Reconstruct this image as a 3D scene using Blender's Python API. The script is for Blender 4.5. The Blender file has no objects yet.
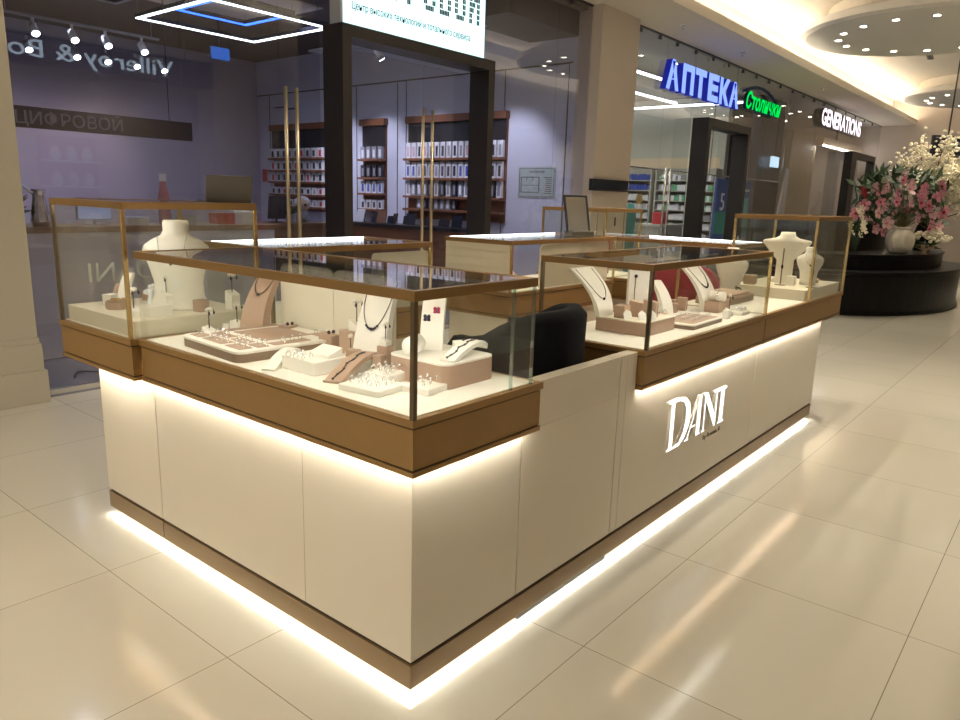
import bpy, bmesh, math, random
from mathutils import Vector, Matrix
random.seed(7)
S = bpy.context.scene
COL = S.collection
PI = math.pi
# ---------------------------------------------------------------- camera
cam_data = bpy.data.cameras.new('camera')
cam = bpy.data.objects.new('camera', cam_data); COL.objects.link(cam)
def cam_matrix(loc, yaw, pitch, roll):
    fwd = Vector((math.cos(pitch)*math.cos(yaw), math.cos(pitch)*math.sin(yaw), math.sin(pitch)))
    r = fwd.cross(Vector((0, 0, 1))).normalized(); u = r.cross(fwd)
    c, s = math.cos(roll), math.sin(roll)
    R = c*r + s*u; U = -s*r + c*u
    m = Matrix((R, U, -fwd)).transposed().to_4x4(); m.translation = loc
    return m
cam.matrix_world = cam_matrix(Vector((-1.3379, -1.3146, 1.438)), 0.68394, -0.21835, 0.02993)
cam_data.sensor_width = 36; cam_data.lens = 731.45/960*36; cam_data.clip_start = .02; cam_data.clip_end = 200
S.camera = cam
S.view_settings.view_transform = 'Standard'; S.view_settings.look = 'None'
S.view_settings.exposure = 0.72; S.view_settings.gamma = 1.0; S.view_settings.use_curve_mapping = False
S.cycles.transparent_max_bounces = 40
# ---------------------------------------------------------------- world and large lights
wd = bpy.data.worlds.new('world'); S.world = wd; wd.use_nodes = True
wd.node_tree.nodes['Background'].inputs[0].default_value = (1.0, .94, .86, 1)
wd.node_tree.nodes['Background'].inputs[1].default_value = .38
def area(name, loc, target, sx, sy, power, color, spread=None):
    l = bpy.data.lights.new(name, 'AREA'); l.shape = 'RECTANGLE'; l.size = sx; l.size_y = sy; l.energy = power; l.color = color
    if spread: l.spread = spread
    o = bpy.data.objects.new(name, l); COL.objects.link(o); o.location = loc
    d = Vector(target)-Vector(loc)
    o.rotation_euler = d.to_track_quat('-Z', 'Y').to_euler(); return o
def spot(name, loc, target, power, color, ang=80, blend=.6, rad=.04):
    l = bpy.data.lights.new(name, 'SPOT'); l.energy = power; l.color = color; l.spot_size = math.radians(ang); l.spot_blend = blend; l.shadow_soft_size = rad
    o = bpy.data.objects.new(name, l); COL.objects.link(o); o.location = loc
    o.rotation_euler = (Vector(target)-Vector(loc)).to_track_quat('-Z', 'Y').to_euler(); return o
WARM = (1, .88, .70); COOL = (.80, .84, 1.0)
L_SHOP, L_PHARM, L_DISC, L_COVE = 34, 70, 44, 27
for x in (1.0, 3.2, 5.4):
    for y in (5.4, 7.4, 9.6): spot('shop_ceiling_spot', (x, y, 3.80), (x, y, 0), L_SHOP, (.76, .79, 1.0), 150, .9, .06)
for x in (9.6, 11.8, 14.0):
    for y in (5.6, 8.2): spot('pharmacy_ceiling_spot', (x, y, 3.86), (x+.6, y, 0), L_PHARM, (.98, 1.0, .88), 150, .9, .06)
for x in (18.4, 21, 23): spot('third_shop_spot', (x, 6.2, 3.8), (x, 6.2, 0), 32, (1, .88, .68), 140, .9, .06)
for x in (-3, 0, 3, 6): spot('opposite_shop_spot', (x, -5.6, 3.8), (x, -6.6, 1.4), 60, (1, .88, .78), 120, .9, .06)
# ---------------------------------------------------------------- materials
MATS = {}
def mat(name, col, rough=.5, metal=0., noise=.0, nscale=8., emit=None, es=0., bump=0., spec=.5, coat=0., aniso=None):
    if name in MATS: return MATS[name]
    m = bpy.data.materials.new(name); m.use_nodes = True; nt = m.node_tree; b = nt.nodes['Principled BSDF']
    b.inputs['Base Color'].default_value = (*col, 1); b.inputs['Roughness'].default_value = rough
    b.inputs['Metallic'].default_value = metal; b.inputs['Specular IOR Level'].default_value = spec
    b.inputs['Coat Weight'].default_value = coat
    if emit: b.inputs['Emission Color'].default_value = (*emit, 1); b.inputs['Emission Strength'].default_value = es
    if noise or bump:
        tc = nt.nodes.new('ShaderNodeTexCoord'); n = nt.nodes.new('ShaderNodeTexNoise'); n.inputs['Scale'].default_value = nscale
        n.inputs['Detail'].default_value = 4
        src = tc.outputs['Object']
        if aniso:
            mp = nt.nodes.new('ShaderNodeMapping'); mp.inputs['Scale'].default_value = aniso; nt.links.new(src, mp.inputs[0]); src = mp.outputs[0]
        nt.links.new(src, n.inputs['Vector'])
        if noise:
            mx = nt.nodes.new('ShaderNodeMix'); mx.data_type = 'RGBA'
            mx.inputs['A'].default_value = (*[max(0, c*(1-noise)) for c in col], 1)
            mx.inputs['B'].default_value = (*[min(1, c*(1+noise)) for c in col], 1)
            nt.links.new(n.outputs['Fac'], mx.inputs['Factor']); nt.links.new(mx.outputs['Result'], b.inputs['Base Color'])
        if bump:
            bp = nt.nodes.new('ShaderNodeBump'); bp.inputs['Strength'].default_value = bump; bp.inputs['Distance'].default_value = .01
            nt.links.new(n.outputs['Fac'], bp.inputs['Height']); nt.links.new(bp.outputs[0], b.inputs['Normal'])
    MATS[name] = m; return m
def glass(name, tint, ior=1.5, rough=0., boost=1.0):
    m = bpy.data.materials.new(name); m.use_nodes = True; nt = m.node_tree; nt.nodes.clear()
    out = nt.nodes.new('ShaderNodeOutputMaterial'); mx = nt.nodes.new('ShaderNodeMixShader')
    t = nt.nodes.new('ShaderNodeBsdfTransparent'); g = nt.nodes.new('ShaderNodeBsdfGlossy'); f = nt.nodes.new('ShaderNodeLayerWeight'); f.inputs[0].default_value = .5
    f0 = ((ior-1)/(ior+1))**2*boost
    pw = nt.nodes.new('ShaderNodeMath'); pw.operation = 'POWER'; pw.inputs[1].default_value = 5
    mu = nt.nodes.new('ShaderNodeMath'); mu.operation = 'MULTIPLY_ADD'; mu.inputs[1].default_value = 1-f0; mu.inputs[2].default_value = f0
    t.inputs[0].default_value = (*tint, 1); g.inputs['Roughness'].default_value = rough; nt.links.new(f.outputs['Facing'], pw.inputs[0]); nt.links.new(pw.outputs[0], mu.inputs[0]); nt.links.new(mu.outputs[0], mx.inputs[0])
    nt.links.new(t.outputs[0], mx.inputs[1]); nt.links.new(g.outputs[0], mx.inputs[2]); nt.links.new(mx.outputs[0], out.inputs[0])
    MATS[name] = m; return m
def emis(name, col, s):
    m = bpy.data.materials.new(name); m.use_nodes = True; nt = m.node_tree; nt.nodes.clear()
    out = nt.nodes.new('ShaderNodeOutputMaterial'); e = nt.nodes.new('ShaderNodeEmission')
    e.inputs[0].default_value = (*col, 1); e.inputs[1].default_value = s; nt.links.new(e.outputs[0], out.inputs[0])
    MATS[name] = m; return m
def tiles(name, col, joint, size, ox, oy, rough, jw=.003):
    m = bpy.data.materials.new(name); m.use_nodes = True; nt = m.node_tree; b = nt.nodes['Principled BSDF']
    geo = nt.nodes.new('ShaderNodeNewGeometry'); sp = nt.nodes.new('ShaderNodeSeparateXYZ'); nt.links.new(geo.outputs['Position'], sp.inputs[0])
    def M(op, a, bb=None):
        n = nt.nodes.new('ShaderNodeMath'); n.operation = op
        if isinstance(a, (int, float)): n.inputs[0].default_value = a
        else: nt.links.new(a, n.inputs[0])
        if bb is not None:
            if isinstance(bb, (int, float)): n.inputs[1].default_value = bb
            else: nt.links.new(bb, n.inputs[1])
        return n.outputs[0]
    def line(s, o):
        v = M('DIVIDE', M('SUBTRACT', s, o), size); fr = M('FRACT', v); d = M('MINIMUM', fr, M('SUBTRACT', 1., fr))
        return M('LESS_THAN', d, jw/size/2), M('FLOOR', v)
    lx, cx = line(sp.outputs[0], ox); ly, cy = line(sp.outputs[1], oy)
    j = M('MAXIMUM', lx, ly)
    wn = nt.nodes.new('ShaderNodeTexWhiteNoise'); cb = nt.nodes.new('ShaderNodeCombineXYZ')
    nt.links.new(cx, cb.inputs[0]); nt.links.new(cy, cb.inputs[1]); nt.links.new(cb.outputs[0], wn.inputs['Vector'])
    no = nt.nodes.new('ShaderNodeTexNoise'); no.inputs['Scale'].default_value = 1.6; no.inputs['Detail'].default_value = 5
    nt.links.new(geo.outputs['Position'], no.inputs['Vector'])
    f = M('ADD', M('MULTIPLY', wn.outputs['Value'], .45), M('MULTIPLY', no.outputs['Fac'], .55))
    mx = nt.nodes.new('ShaderNodeMix'); mx.data_type = 'RGBA'
    mx.inputs['A'].default_value = (*[c*.93 for c in col], 1); mx.inputs['B'].default_value = (*[min(1, c*1.05) for c in col], 1)
    nt.links.new(f, mx.inputs['Factor'])
    m2 = nt.nodes.new('ShaderNodeMix'); m2.data_type = 'RGBA'; nt.links.new(j, m2.inputs['Factor'])
    nt.links.new(mx.outputs['Result'], m2.inputs['A']); m2.inputs['B'].default_value = (*joint, 1)
    nt.links.new(m2.outputs['Result'], b.inputs['Base Color'])
    rr = M('ADD', M('MULTIPLY', no.outputs['Fac'], .05), rough-.02)
    nt.links.new(rr, b.inputs['Roughness']); MATS[name] = m; return m
tiles('floor_tile', (.61, .585, .50), (.26, .22, .16), .81, -.24, .572, .115)
mat('shop_floor', (.20, .20, .25), .25, noise=.1, nscale=2)
mat('pharm_floor', (.5, .48, .42), .3, noise=.05, nscale=2)
mat('ceiling_paint', (.72, .66, .57), .8, noise=.02)
mat('disc_paint', (.80, .77, .70), .8, noise=.02)
mat('pillar_paint', (.58, .50, .42), .5, noise=.03, nscale=3)
mat('column_paint', (.62, .57, .46), .45, noise=.04, nscale=2)
mat('shop_wall', (.62, .62, .72), .7, noise=.02, nscale=2)
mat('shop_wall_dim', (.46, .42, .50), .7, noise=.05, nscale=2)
mat('shop_ceiling', (.10, .07, .055), .8, noise=.15, nscale=4)
mat('pharm_wall', (.50, .50, .42), .7, noise=.02)
mat('pharm_ceiling', (.42, .40, .33), .8, noise=.03)
mat('beige_band', (.70, .56, .38), .6)
mat('dark_frame', (.022, .017, .015), .45, noise=.2, nscale=20, aniso=(1, 1, .1))
mat('wenge', (.05, .03, .022), .4, noise=.3, nscale=14, aniso=(1, 1, .08))
mat('panel_white', (.81, .74, .61), .17, noise=.01, coat=.3)
mat('bronze', (.34, .195, .065), .42, metal=.25, noise=.05, nscale=60, bump=.02)
mat('bronze_dark', (.035, .018, .008), .6)
mat('rim_bronze', (.29, .165, .055), .38, metal=.3, noise=.04, nscale=40)
mat('kick', (.30, .20, .105), .35, metal=.3, noise=.04, nscale=30)
mat('brass', (.62, .45, .20), .25, metal=.9, noise=.03)
mat('dark_bronze', (.16, .12, .07), .3, metal=.7, noise=.05)
mat('handle_brass', (.55, .45, .28), .28, metal=.9, noise=.03)
mat('deck', (.84, .80, .70), .5, noise=.02, nscale=20)
mat('cream', (.76, .70, .56), .55, noise=.02, nscale=20)
mat('cream_panel', (.74, .68, .52), .5, noise=.03, nscale=10, aniso=(.2, 1, 4))
mat('leatherette', (.88, .84, .75), .45, noise=.02, nscale=60, bump=.03)
mat('taupe', (.46, .31, .22), .5, noise=.05, nscale=50, bump=.03)
mat('taupe_dark', (.26, .17, .11), .5, noise=.05, nscale=50)
mat('silver', (.75, .74, .72), .22, metal=1., noise=.03)
mat('steel_dark', (.10, .09, .09), .3, metal=.9, noise=.03)
mat('gold', (.80, .55, .22), .22, metal=1., noise=.03)
mat('gem_dark', (.03, .02, .05), .08, noise=.1)
mat('gem_red', (.45, .02, .10), .08, noise=.1)
mat('gem_clear', (.85, .88, .92), .05, noise=.03, spec=1.)
mat('tag_paper', (.85, .82, .76), .7, noise=.02)
mat('ink', (.04, .04, .05), .7, noise=.05)
mat('black_fabric', (.003, .003, .004), .85, spec=.2, noise=.3, nscale=60, bump=.1)
mat('red_fabric', (.30, .02, .035), .7, noise=.15, nscale=40, bump=.1)
mat('black_plastic', (.014, .014, .016), .4, noise=.1)
mat('granite', (.006, .006, .006), .35, spec=.2, noise=.5, nscale=40)
mat('wood_red', (.22, .085, .04), .45, noise=.3, nscale=6, aniso=(1, .15, 3))
mat('wood_desk', (.26, .15, .08), .45, noise=.25, nscale=5, aniso=(.3, .3, 4))
mat('wood_curtain', (.50, .40, .22), .5, noise=.35, nscale=4, aniso=(6, 6, .25))
mat('laptop', (.10, .085, .065), .55, metal=.0, noise=.04)
mat('screen', (.02, .025, .04), .15, noise=.1)
mat('ceramic', (.76, .71, .60), .3, noise=.03, coat=.4)
mat('petal_pink', (.78, .32, .42), .55, noise=.25, nscale=30)
mat('petal_pale', (.90, .58, .60), .55, noise=.18, nscale=30)
mat('petal_red', (.50, .03, .05), .55, noise=.2, nscale=30)
mat('petal_white', (.86, .80, .62), .6, noise=.12, nscale=30)
mat('leaf', (.035, .075, .025), .5, noise=.3, nscale=12)
mat('stem', (.12, .10, .04), .6, noise=.2)
mat('pack_white', (.78, .78, .82), .4, noise=.03)
mat('pack_black', (.03, .03, .04), .35, noise=.1)
mat('pack_blue', (.06, .10, .40), .4, noise=.1)
mat('pack_red', (.55, .05, .05), .4, noise=.1)
mat('pack_teal', (.10, .50, .48), .4, noise=.1)
mat('pack_pink', (.66, .40, .46), .4, noise=.1)
mat('pack_grey', (.30, .30, .34), .4, noise=.1)
mat('pack_green', (.18, .45, .25), .4, noise=.1)
mat('shelf_grey', (.42, .40, .34), .5, noise=.03)
mat('poster_blue', (.05, .10, .30), .4, noise=.15, nscale=2)
mat('poster_green', (.05, .28, .22), .4, noise=.15, nscale=2)
mat('plan_paper', (.46, .52, .48), .5, noise=.02)
mat('opp_pink', (.50, .20, .22), .6, noise=.05)
mat('opp_wall', (.55, .45, .36), .6, noise=.04)
mat('dark_board', (.020, .018, .022), .4, noise=.1)
mat('mirror_glass', (.75, .74, .70), .04, metal=1., noise=.01)
mat('sign_edge', (.45, .46, .50), .4, noise=.02)
mat('letter_blue_side', (.01, .02, .20), .4, noise=.05, emit=(.01, .02, .5), es=.25)
mat('letter_green_side', (.005, .03, .12), .4, noise=.05)
mat('letter_grey', (.17, .17, .21), .5, noise=.05)
mat('letter_pale', (.42, .44, .40), .6, noise=.05)
mat('grey_ink', (.16, .13, .09), .6, noise=.05)
mat('toy_skin', (.60, .45, .32), .6, noise=.05)
mat('teal_plastic', (.02, .32, .42), .3, noise=.05)
glass('case_glass', (.975, .985, .97), 1.45)
glass('glass_edge', (.72, .82, .76), 1.5, .1, 4.0)
glass('store_glass', (.93, .93, .96), 1.62, boost=1.25)
glass('etched', (.86, .9, .88), 1.5, .3, 3.0)
LEDW = emis('led_warm', (1, .96, .84), 72)
emis('led_kick', (1, .96, .84), 14)
emis('led_case', (1, .96, .88), 24)
emis('led_back', (.95, .97, 1), 4)
emis('led_cool', (.80, .92, 1), 5)
emis('led_blue', (.03, .13, 1), 3.0)
emis('led_white', (.95, .98, 1), 3.5)
emis('led_logo', (1, .98, .92), 1.15)
emis('lamp_warm', (1, .9, .7), 14)
emis('lamp_cool', (.85, .93, 1), 14)
emis('sign_face', (.62, .95, .97), 1.05)
emis('blue_letter', (.20, .30, 1), 1.1)
emis('green_letter', (.0, .55, .06), 1.0)
emis('pink_letter', (.98, .82, .92), 1.2)
emis('pale_letter', (.62, .78, .9), 1.6)
emis('tv_blue', (.03, .13, .55), .6)
emis('tv_white', (.6, .85, 1), 1.0)
emis('cove_led', (1, .90, .74), L_COVE)
emis('exit_red', (.6, .03, .03), .7)
emis('monitor_glow', (.25, .32, .6), .4)
# ---------------------------------------------------------------- mesh builder
class MB:
    def __init__(s, off=(0, 0, 0)):
        s.bm = bmesh.new(); s.off = Vector(off); s.mi = 0; s.mats = []
    def m(s, name):
        if name not in s.mats: s.mats.append(name)
        s.mi = s.mats.index(name); return s
    def _f(s, fs):
        for f in fs: f.material_index = s.mi
    def box(s, x0, x1, y0, y1, z0, z1, M=None):
        if x1 < x0: x0, x1 = x1, x0
        if y1 < y0: y0, y1 = y1, y0
        if z1 < z0: z0, z1 = z1, z0
        v = [s.bm.verts.new(((M @ Vector(p)) if M else Vector(p))) for p in ((x0,y0,z0),(x1,y0,z0),(x1,y1,z0),(x0,y1,z0),(x0,y0,z1),(x1,y0,z1),(x1,y1,z1),(x0,y1,z1))]
        s._f([s.bm.faces.new([v[i] for i in q]) for q in ((0,3,2,1),(4,5,6,7),(0,1,5,4),(1,2,6,5),(2,3,7,6),(3,0,4,7))]); return s
    def prism(s, poly, fn):
        """poly: 2D outline; fn(u, v, k) -> 3D, k = 0 or 1"""
        a = [s.bm.verts.new(fn(u, v, 0)) for u, v in poly]; b = [s.bm.verts.new(fn(u, v, 1)) for u, v in poly]
        n = len(poly); fs = [s.bm.faces.new(a), s.bm.faces.new(b[::-1])]
        for i in range(n): fs.append(s.bm.faces.new((a[i], b[i], b[(i+1) % n], a[(i+1) % n])))
        s._f(fs); return s
    def loft(s, rings, cap=True, closed=True):
        R = [[s.bm.verts.new(p) for p in ring] for ring in rings]; n = len(R[0]); fs = []
        for a, b in zip(R, R[1:]):
            for i in range(n if closed else n-1): fs.append(s.bm.faces.new((a[i], a[(i+1) % n], b[(i+1) % n], b[i])))
        if cap and closed: fs.append(s.bm.faces.new(R[0][::-1])); fs.append(s.bm.faces.new(R[-1]))
        s._f(fs); return s
    def lathe(s, prof, c=(0, 0, 0), seg=24, M=None, cap=True):
        c = Vector(c); rings = []
        for r, z in prof:
            ring = [Vector((r*math.cos(2*PI*i/seg), r*math.sin(2*PI*i/seg), z)) for i in range(seg)]
            rings.append([((M @ p) if M else p)+c for p in ring])
        return s.loft(rings, cap)
    def cyl(s, r, p0, p1, seg=12, r1=None):
        p0, p1 = Vector(p0), Vector(p1); q = (p1-p0).to_track_quat('Z', 'Y').to_matrix(); L = (p1-p0).length
        return s.lathe([(r, 0), (r if r1 is None else r1, L)], p0, seg, q)
    def tube(s, pts, r, seg=8, closed=False):
        pts = [Vector(p) for p in pts]; n = len(pts); rings = []
        up = None
        for i, p in enumerate(pts):
            a = pts[i-1] if (i or closed) else p; b = pts[(i+1) % n] if (i < n-1 or closed) else p
            t = (b-a).normalized()
            if up is None: up = t.orthogonal().normalized()
            else: up = (up - t*up.dot(t)); up = up.normalized() if up.length > 1e-6 else t.orthogonal().normalized()
            w = t.cross(up); rr = r[i] if isinstance(r, (list, tuple)) else r
            rings.append([p+(math.cos(2*PI*k/seg)*up+math.sin(2*PI*k/seg)*w)*rr for k in range(seg)])
        if closed: rings.append(rings[0])
        if closed:
            R = [[s.bm.verts.new(p) for p in ring] for ring in rings[:-1]]; R.append(R[0]); fs = []
            for a, b in zip(R, R[1:]):
                for i in range(seg): fs.append(s.bm.faces.new((a[i], a[(i+1) % seg], b[(i+1) % seg], b[i])))
            s._f(fs); return s
        return s.loft(rings)
    def ball(s, r, c, sc=(1, 1, 1), u=10, v=6):
        prof = [(r*math.sin(PI*i/v)+1e-5, -r*math.cos(PI*i/v)) for i in range(v+1)]
        return s.lathe(prof, c, u, Matrix.Diagonal(sc).to_3x3())
    def build(s, name, m=None, parent=None, smooth=False, bevel=0, loc=None, kind=None):
        bmesh.ops.recalc_face_normals(s.bm, faces=s.bm.faces[:])
        if bevel:
            es = [e for e in s.bm.edges if len(e.link_faces) == 2 and e.calc_face_angle(0) > .6]
            bmesh.ops.bevel(s.bm, geom=es, offset=bevel, segments=2, profile=.5, affect='EDGES', clamp_overlap=True)
        if s.off.length: bmesh.ops.translate(s.bm, verts=s.bm.verts[:], vec=-s.off)
        me = bpy.data.meshes.new(name); s.bm.to_mesh(me); s.bm.free()
        if s.mats and m is None:
            for k in s.mats: me.materials.append(MATS[k])
        else: me.materials.append(MATS[m] if isinstance(m, str) else m)
        if smooth: me.polygons.foreach_set('use_smooth', [True]*len(me.polygons))
        o = bpy.data.objects.new(name, me); COL.objects.link(o)
        if smooth == 'auto':
            pass
        if parent: o.parent = parent
        elif s.off.length: o.location = s.off
        if loc is not None: o.location = loc
        if kind: o['kind'] = kind
        return o
def thing(name, label, cat, loc=(0, 0, 0), rz=0., group=None):
    o = bpy.data.objects.new(name, None); COL.objects.link(o); o.location = loc; o.rotation_euler = (0, 0, rz); o.empty_display_size = .05
    o['label'] = label; o['category'] = cat
    if group: o['group'] = group
    return o
def tag(o, label, cat, group=None, kind=None):
    o['label'] = label; o['category'] = cat
    if group: o['group'] = group
    if kind: o['kind'] = kind
    return o
def kids(o): return list(o.children)
def dup(root, loc=None, rz=None, label=None, group=None, scale=None, tree=None):
    tree = tree or [(c, kids(c)) for c in kids(root)]
    r = root.copy(); COL.objects.link(r)
    if loc is not None: r.location = loc
    if rz is not None: r.rotation_euler = (0, 0, rz)
    if scale: r.scale = (scale,)*3 if isinstance(scale, (int, float)) else scale
    if label: r['label'] = label
    if group: r['group'] = group
    for ch, gs in tree:
        c = ch.copy(); COL.objects.link(c); c.parent = r
        for g in gs:
            d = g.copy(); COL.objects.link(d); d.parent = c
    return r
def struct(mb, name, m=None, **k):
    o = mb.build(name, m, **k); o['kind'] = 'structure'; return o
def text(name, body, size, ext, m, M, parent=None, width=None, m_side=None, shear=0, bevel=0, space=1., align='LEFT'):
    cu = bpy.data.curves.new('tmp_text', 'FONT'); cu.body = body; cu.size = size; cu.extrude = ext; cu.shear = shear; cu.space_character = space
    cu.resolution_u = 3; cu.offset = bevel; cu.align_x = align
    o = bpy.data.objects.new('tmp_text', cu); COL.objects.link(o)
    dg = bpy.context.evaluated_depsgraph_get(); me = bpy.data.meshes.new_from_object(o.evaluated_get(dg))
    bpy.data.objects.remove(o); bpy.data.curves.remove(cu)
    xs = [v.co.x for v in me.vertices]; sc = 1
    if width and xs: sc = width/(max(xs)-min(xs))
    me.transform(M @ Matrix.Diagonal((sc, 1, 1, 1)))
    me.materials.clear(); me.materials.append(MATS[m])
    if m_side:
        me.materials.append(MATS[m_side]); nrm = (M.to_3x3() @ Vector((0, 0, 1))).normalized()
        for p in me.polygons: p.material_index = 0 if p.normal.dot(nrm) > .9 else 1
    else:
        for p in me.polygons: p.material_index = 0
    me.name = name
    r = bpy.data.objects.new(name, me); COL.objects.link(r)
    if parent: r.parent = parent
    return r
def wallM(x, y, z): return Matrix.Translation((x, y, z)) @ Matrix.Rotation(PI/2, 4, 'X')          # reads from -Y
def wallMx(x, y, z): return Matrix.Translation((x, y, z)) @ Matrix.Rotation(-PI/2, 4, 'Z') @ Matrix.Rotation(PI/2, 4, 'X')   # on a wall facing -X
# ================================================================ SETTING
struct(MB().box(-7, 27, -7, 4.06, -.1, 0), 'floor', 'floor_tile')
struct(MB().box(-7, 8.4, 4.06, 12, -.1, 0), 'floor', 'shop_floor')
struct(MB().box(8.4, 24.6, 4.06, 12, -.1, 0), 'floor', 'pharm_floor')
struct(MB().box(-7, 27, -.83, 3.9, 4.62, 4.7), 'ceiling', 'ceiling_paint')
struct(MB().box(-7, 27, 3.17, 4.16, 3.9, 3.96).box(-7, 27, 3.17, 3.21, 3.96, 4.04).box(-7, 27, 3.86, 3.9, 3.96, 4.62), 'ceiling', 'ceiling_paint')
struct(MB().box(-7, 27, -7, -.83, 3.9, 3.96).box(-7, 27, -.87, -.83, 3.96, 4.04).box(-7, 27, -1.9, -1.86, 3.96, 4.7), 'ceiling', 'ceiling_paint')
struct(MB().box(24.2, 24.4, -7, 12, 0, 4.7), 'wall_end', 'pillar_paint')
for y0, y1 in ((3.42, 3.47), (-1.13, -1.08)):
    o = MB().box(-7, 24.1, y0, y1, 3.965, 3.985).build('cove_light_strip', 'cove_led')
    tag(o, 'warm white cove light strip hidden above the %s ceiling edge' % ('shopfront side' if y0 > 0 else 'opposite side'), 'light strip')
# left foreground column with plinth
mb = MB(); mb.box(-3.6, .50, 4.0, 4.5, .42, 3.9); mb.box(-3.6, .505, 3.985, 4.5, .40, .44); mb.box(-3.6, .515, 3.975, 4.5, .22, .40); mb.box(-3.6, .53, 3.96, 4.5, 0, .22)
mb.box(-3.6, -.25, 3.992, 4.0, .9, .915)
struct(mb, 'wall_left', 'column_paint', bevel=.004)
struct(MB().box(7.40, 8.40, 3.95, 4.3, 0, 3.9), 'wall_pillar', 'pillar_paint')
# shop one shell
struct(MB().box(7.42, 7.6, 4.3, 12, 0, 3.9), 'wall_right', 'shop_wall')
struct(MB().box(-7, 7.42, 11.6, 11.8, 0, 3.9), 'wall_back', 'shop_wall_dim')
struct(MB().box(-7, -6.8, 4.3, 11.6, 0, 3.9), 'wall_side', 'shop_wall_dim')
struct(MB().box(-7, 7.42, 4.17, 11.8, 3.85, 3.95), 'ceiling', 'shop_ceiling')
mb = MB()
for z in (3.22, ): mb.box(7.405, 7.42, 4.35, 11.6, z, z+.02)
for y in (4.42, 5.5, 7.5, 7.7, 8.7, 8.9, 11.2): mb.box(7.41, 7.42, y, y+.012, 0, 3.22)
struct(mb, 'trim_1', 'grey_ink')
# bulkhead along right of shop one
struct(MB().box(5.9, 7.42, 4.3, 5.1, 3.55, 3.85), 'trim_2', 'dark_board')
# pharmacy shell
struct(MB().box(8.4, 24.2, 4.17, 12, 3.92, 4.0), 'ceiling', 'pharm_ceiling')
struct(MB().box(16.0, 16.2, 5.6, 12, 0, 3.9), 'wall_pharmacy', 'pharm_wall')
struct(MB().box(8.4, 24.2, 10.6, 10.8, 0, 3.9), 'wall_pharmacy_back', 'pharm_wall')
struct(MB().box(15.985, 16.0, 5.7, 10.5, 2.28, 2.52), 'trim_3', 'beige_band')
struct(MB().box(16.2, 24.2, 8.6, 8.8, 0, 3.9), 'wall_third_shop', 'dark_board')
struct(MB().box(17.9, 19.9, 4.7, 5.0, 0, 3.3), 'wall_curtain', 'wood_curtain')
struct(MB().box(16.2, 17.8, 4.9, 5.1, 0, 3.9), 'wall_divider', 'dark_board')
# opposite side of the mall, seen in the glass
mb = MB().box(-7, 27, -7, -6.8, 0, 3.9)
struct(mb, 'wall_opposite', 'opp_wall')
mb = MB()
for x in (-6.5, 7.2, 14.5, 21.5): mb.box(x, x+.9, -5.2, -4.6, 0, 3.9)
struct(mb, 'wall_opposite_piers', 'column_paint')
struct(MB().box(-5.6, 7.2, -4.9, -4.55, 3.42, 3.9), 'wall_opposite_band', 'dark_board')
s0 = thing('shop_sign', 'pale illuminated lettering on the dark band across the mall, seen reversed in the glass', 'sign', (6.9, -4.54, 3.52))
text('lettering', 'Villeroy & Boch', .40, .012, 'pale_letter', Matrix.Rotation(PI, 4, 'Z') @ Matrix.Rotation(PI/2, 4, 'X') @ Matrix.Translation((.55, 0, 0)), s0, width=3.3)
pk0 = None
for i, x in enumerate((-1.2, .6, 2.2, 3.7, 5.2)):
    t = thing('display_shelf', 'pink backed display shelf in the shop across the mall', 'shelf', (x, -6.8, 0), 0, 'pink display shelves across the mall') if not i else dup(pk0, (x, -6.8, 0))
    if not i:
        pk0 = t
        MB().box(-.55, .55, 0, .05, .5, 2.4).build('back_panel', 'opp_pink', t)
        for z in (.9, 1.4, 1.9): MB().box(-.55, .55, .05, .32, z, z+.03).build('shelf', 'pack_white', t)
        MB().box(-.58, .58, 0, .36, 0, .5).build('base', 'pack_white', t)
v0 = tag(MB().lathe([(.05, 0), (.09, .04), (.11, .12), (.07, .2), (.05, .24), (.065, .27)], seg=14).build('vase', 'ceramic', smooth=True), 'white vase on a display shelf across the mall', 'vase', 'vases across the mall')
v0.location = (-1.5, -6.6, .93)
for i, x in enumerate((-1.2, .6, 2.2, 3.7, 5.2)):
    for z in (.93, 1.43, 1.93):
        for dx in (-.3, 0, .3):
            if (i, z, dx) != (0, .93, -.3): dup(v0, (x+dx, -6.6, z), None, 'white vase on the %s board of a pink shelf across the mall' % {.93: 'low', 1.43: 'middle', 1.93: 'top'}[z])
# ---------------------------------------------------------------- glass storefront
GY = 4.10
n = 0
def pane(x0, x1, z0=.05, z1=3.9, y=GY):
    global n; n += 1
    o = MB().box(x0+.004, x1-.004, y, y+.012, z0, z1).build('window_%d' % n, 'store_glass'); o['kind'] = 'structure'
    return o
for a, b in ((.50, 1.685), (1.685, 2.55), (2.55, 2.98), (5.05, 6.64), (6.64, 7.40), (8.40, 9.62), (9.62, 10.67), (12.62, 14.2), (14.2, 15.8), (15.8, 17.6), (17.6, 19.4), (19.4, 21.2), (21.2, 24.2)): pane(a, b)
pane(2.98, 5.05, 2.84, 3.9, GY+.03); pane(3.0, 4.18, .05, 2.7, GY-.06); pane(4.2, 4.93, .05, 2.7, GY-.06)
pane(10.67, 12.62, 2.84, 3.9, GY+.03); pane(10.8, 12.5, .05, 2.7, GY-.02)
struct(MB().box(.5, 7.4, GY-.01, GY+.03, 0, .045).box(8.4, 24.2, GY-.01, GY+.03, 0, .045), 'trim_4', 'silver')
struct(MB().box(.5, 7.4, GY-.012, GY+.03, 3.885, 3.9).box(8.4, 24.2, GY-.012, GY+.03, 3.885, 3.9), 'trim_5', 'dark_frame')
gcl = None
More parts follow.
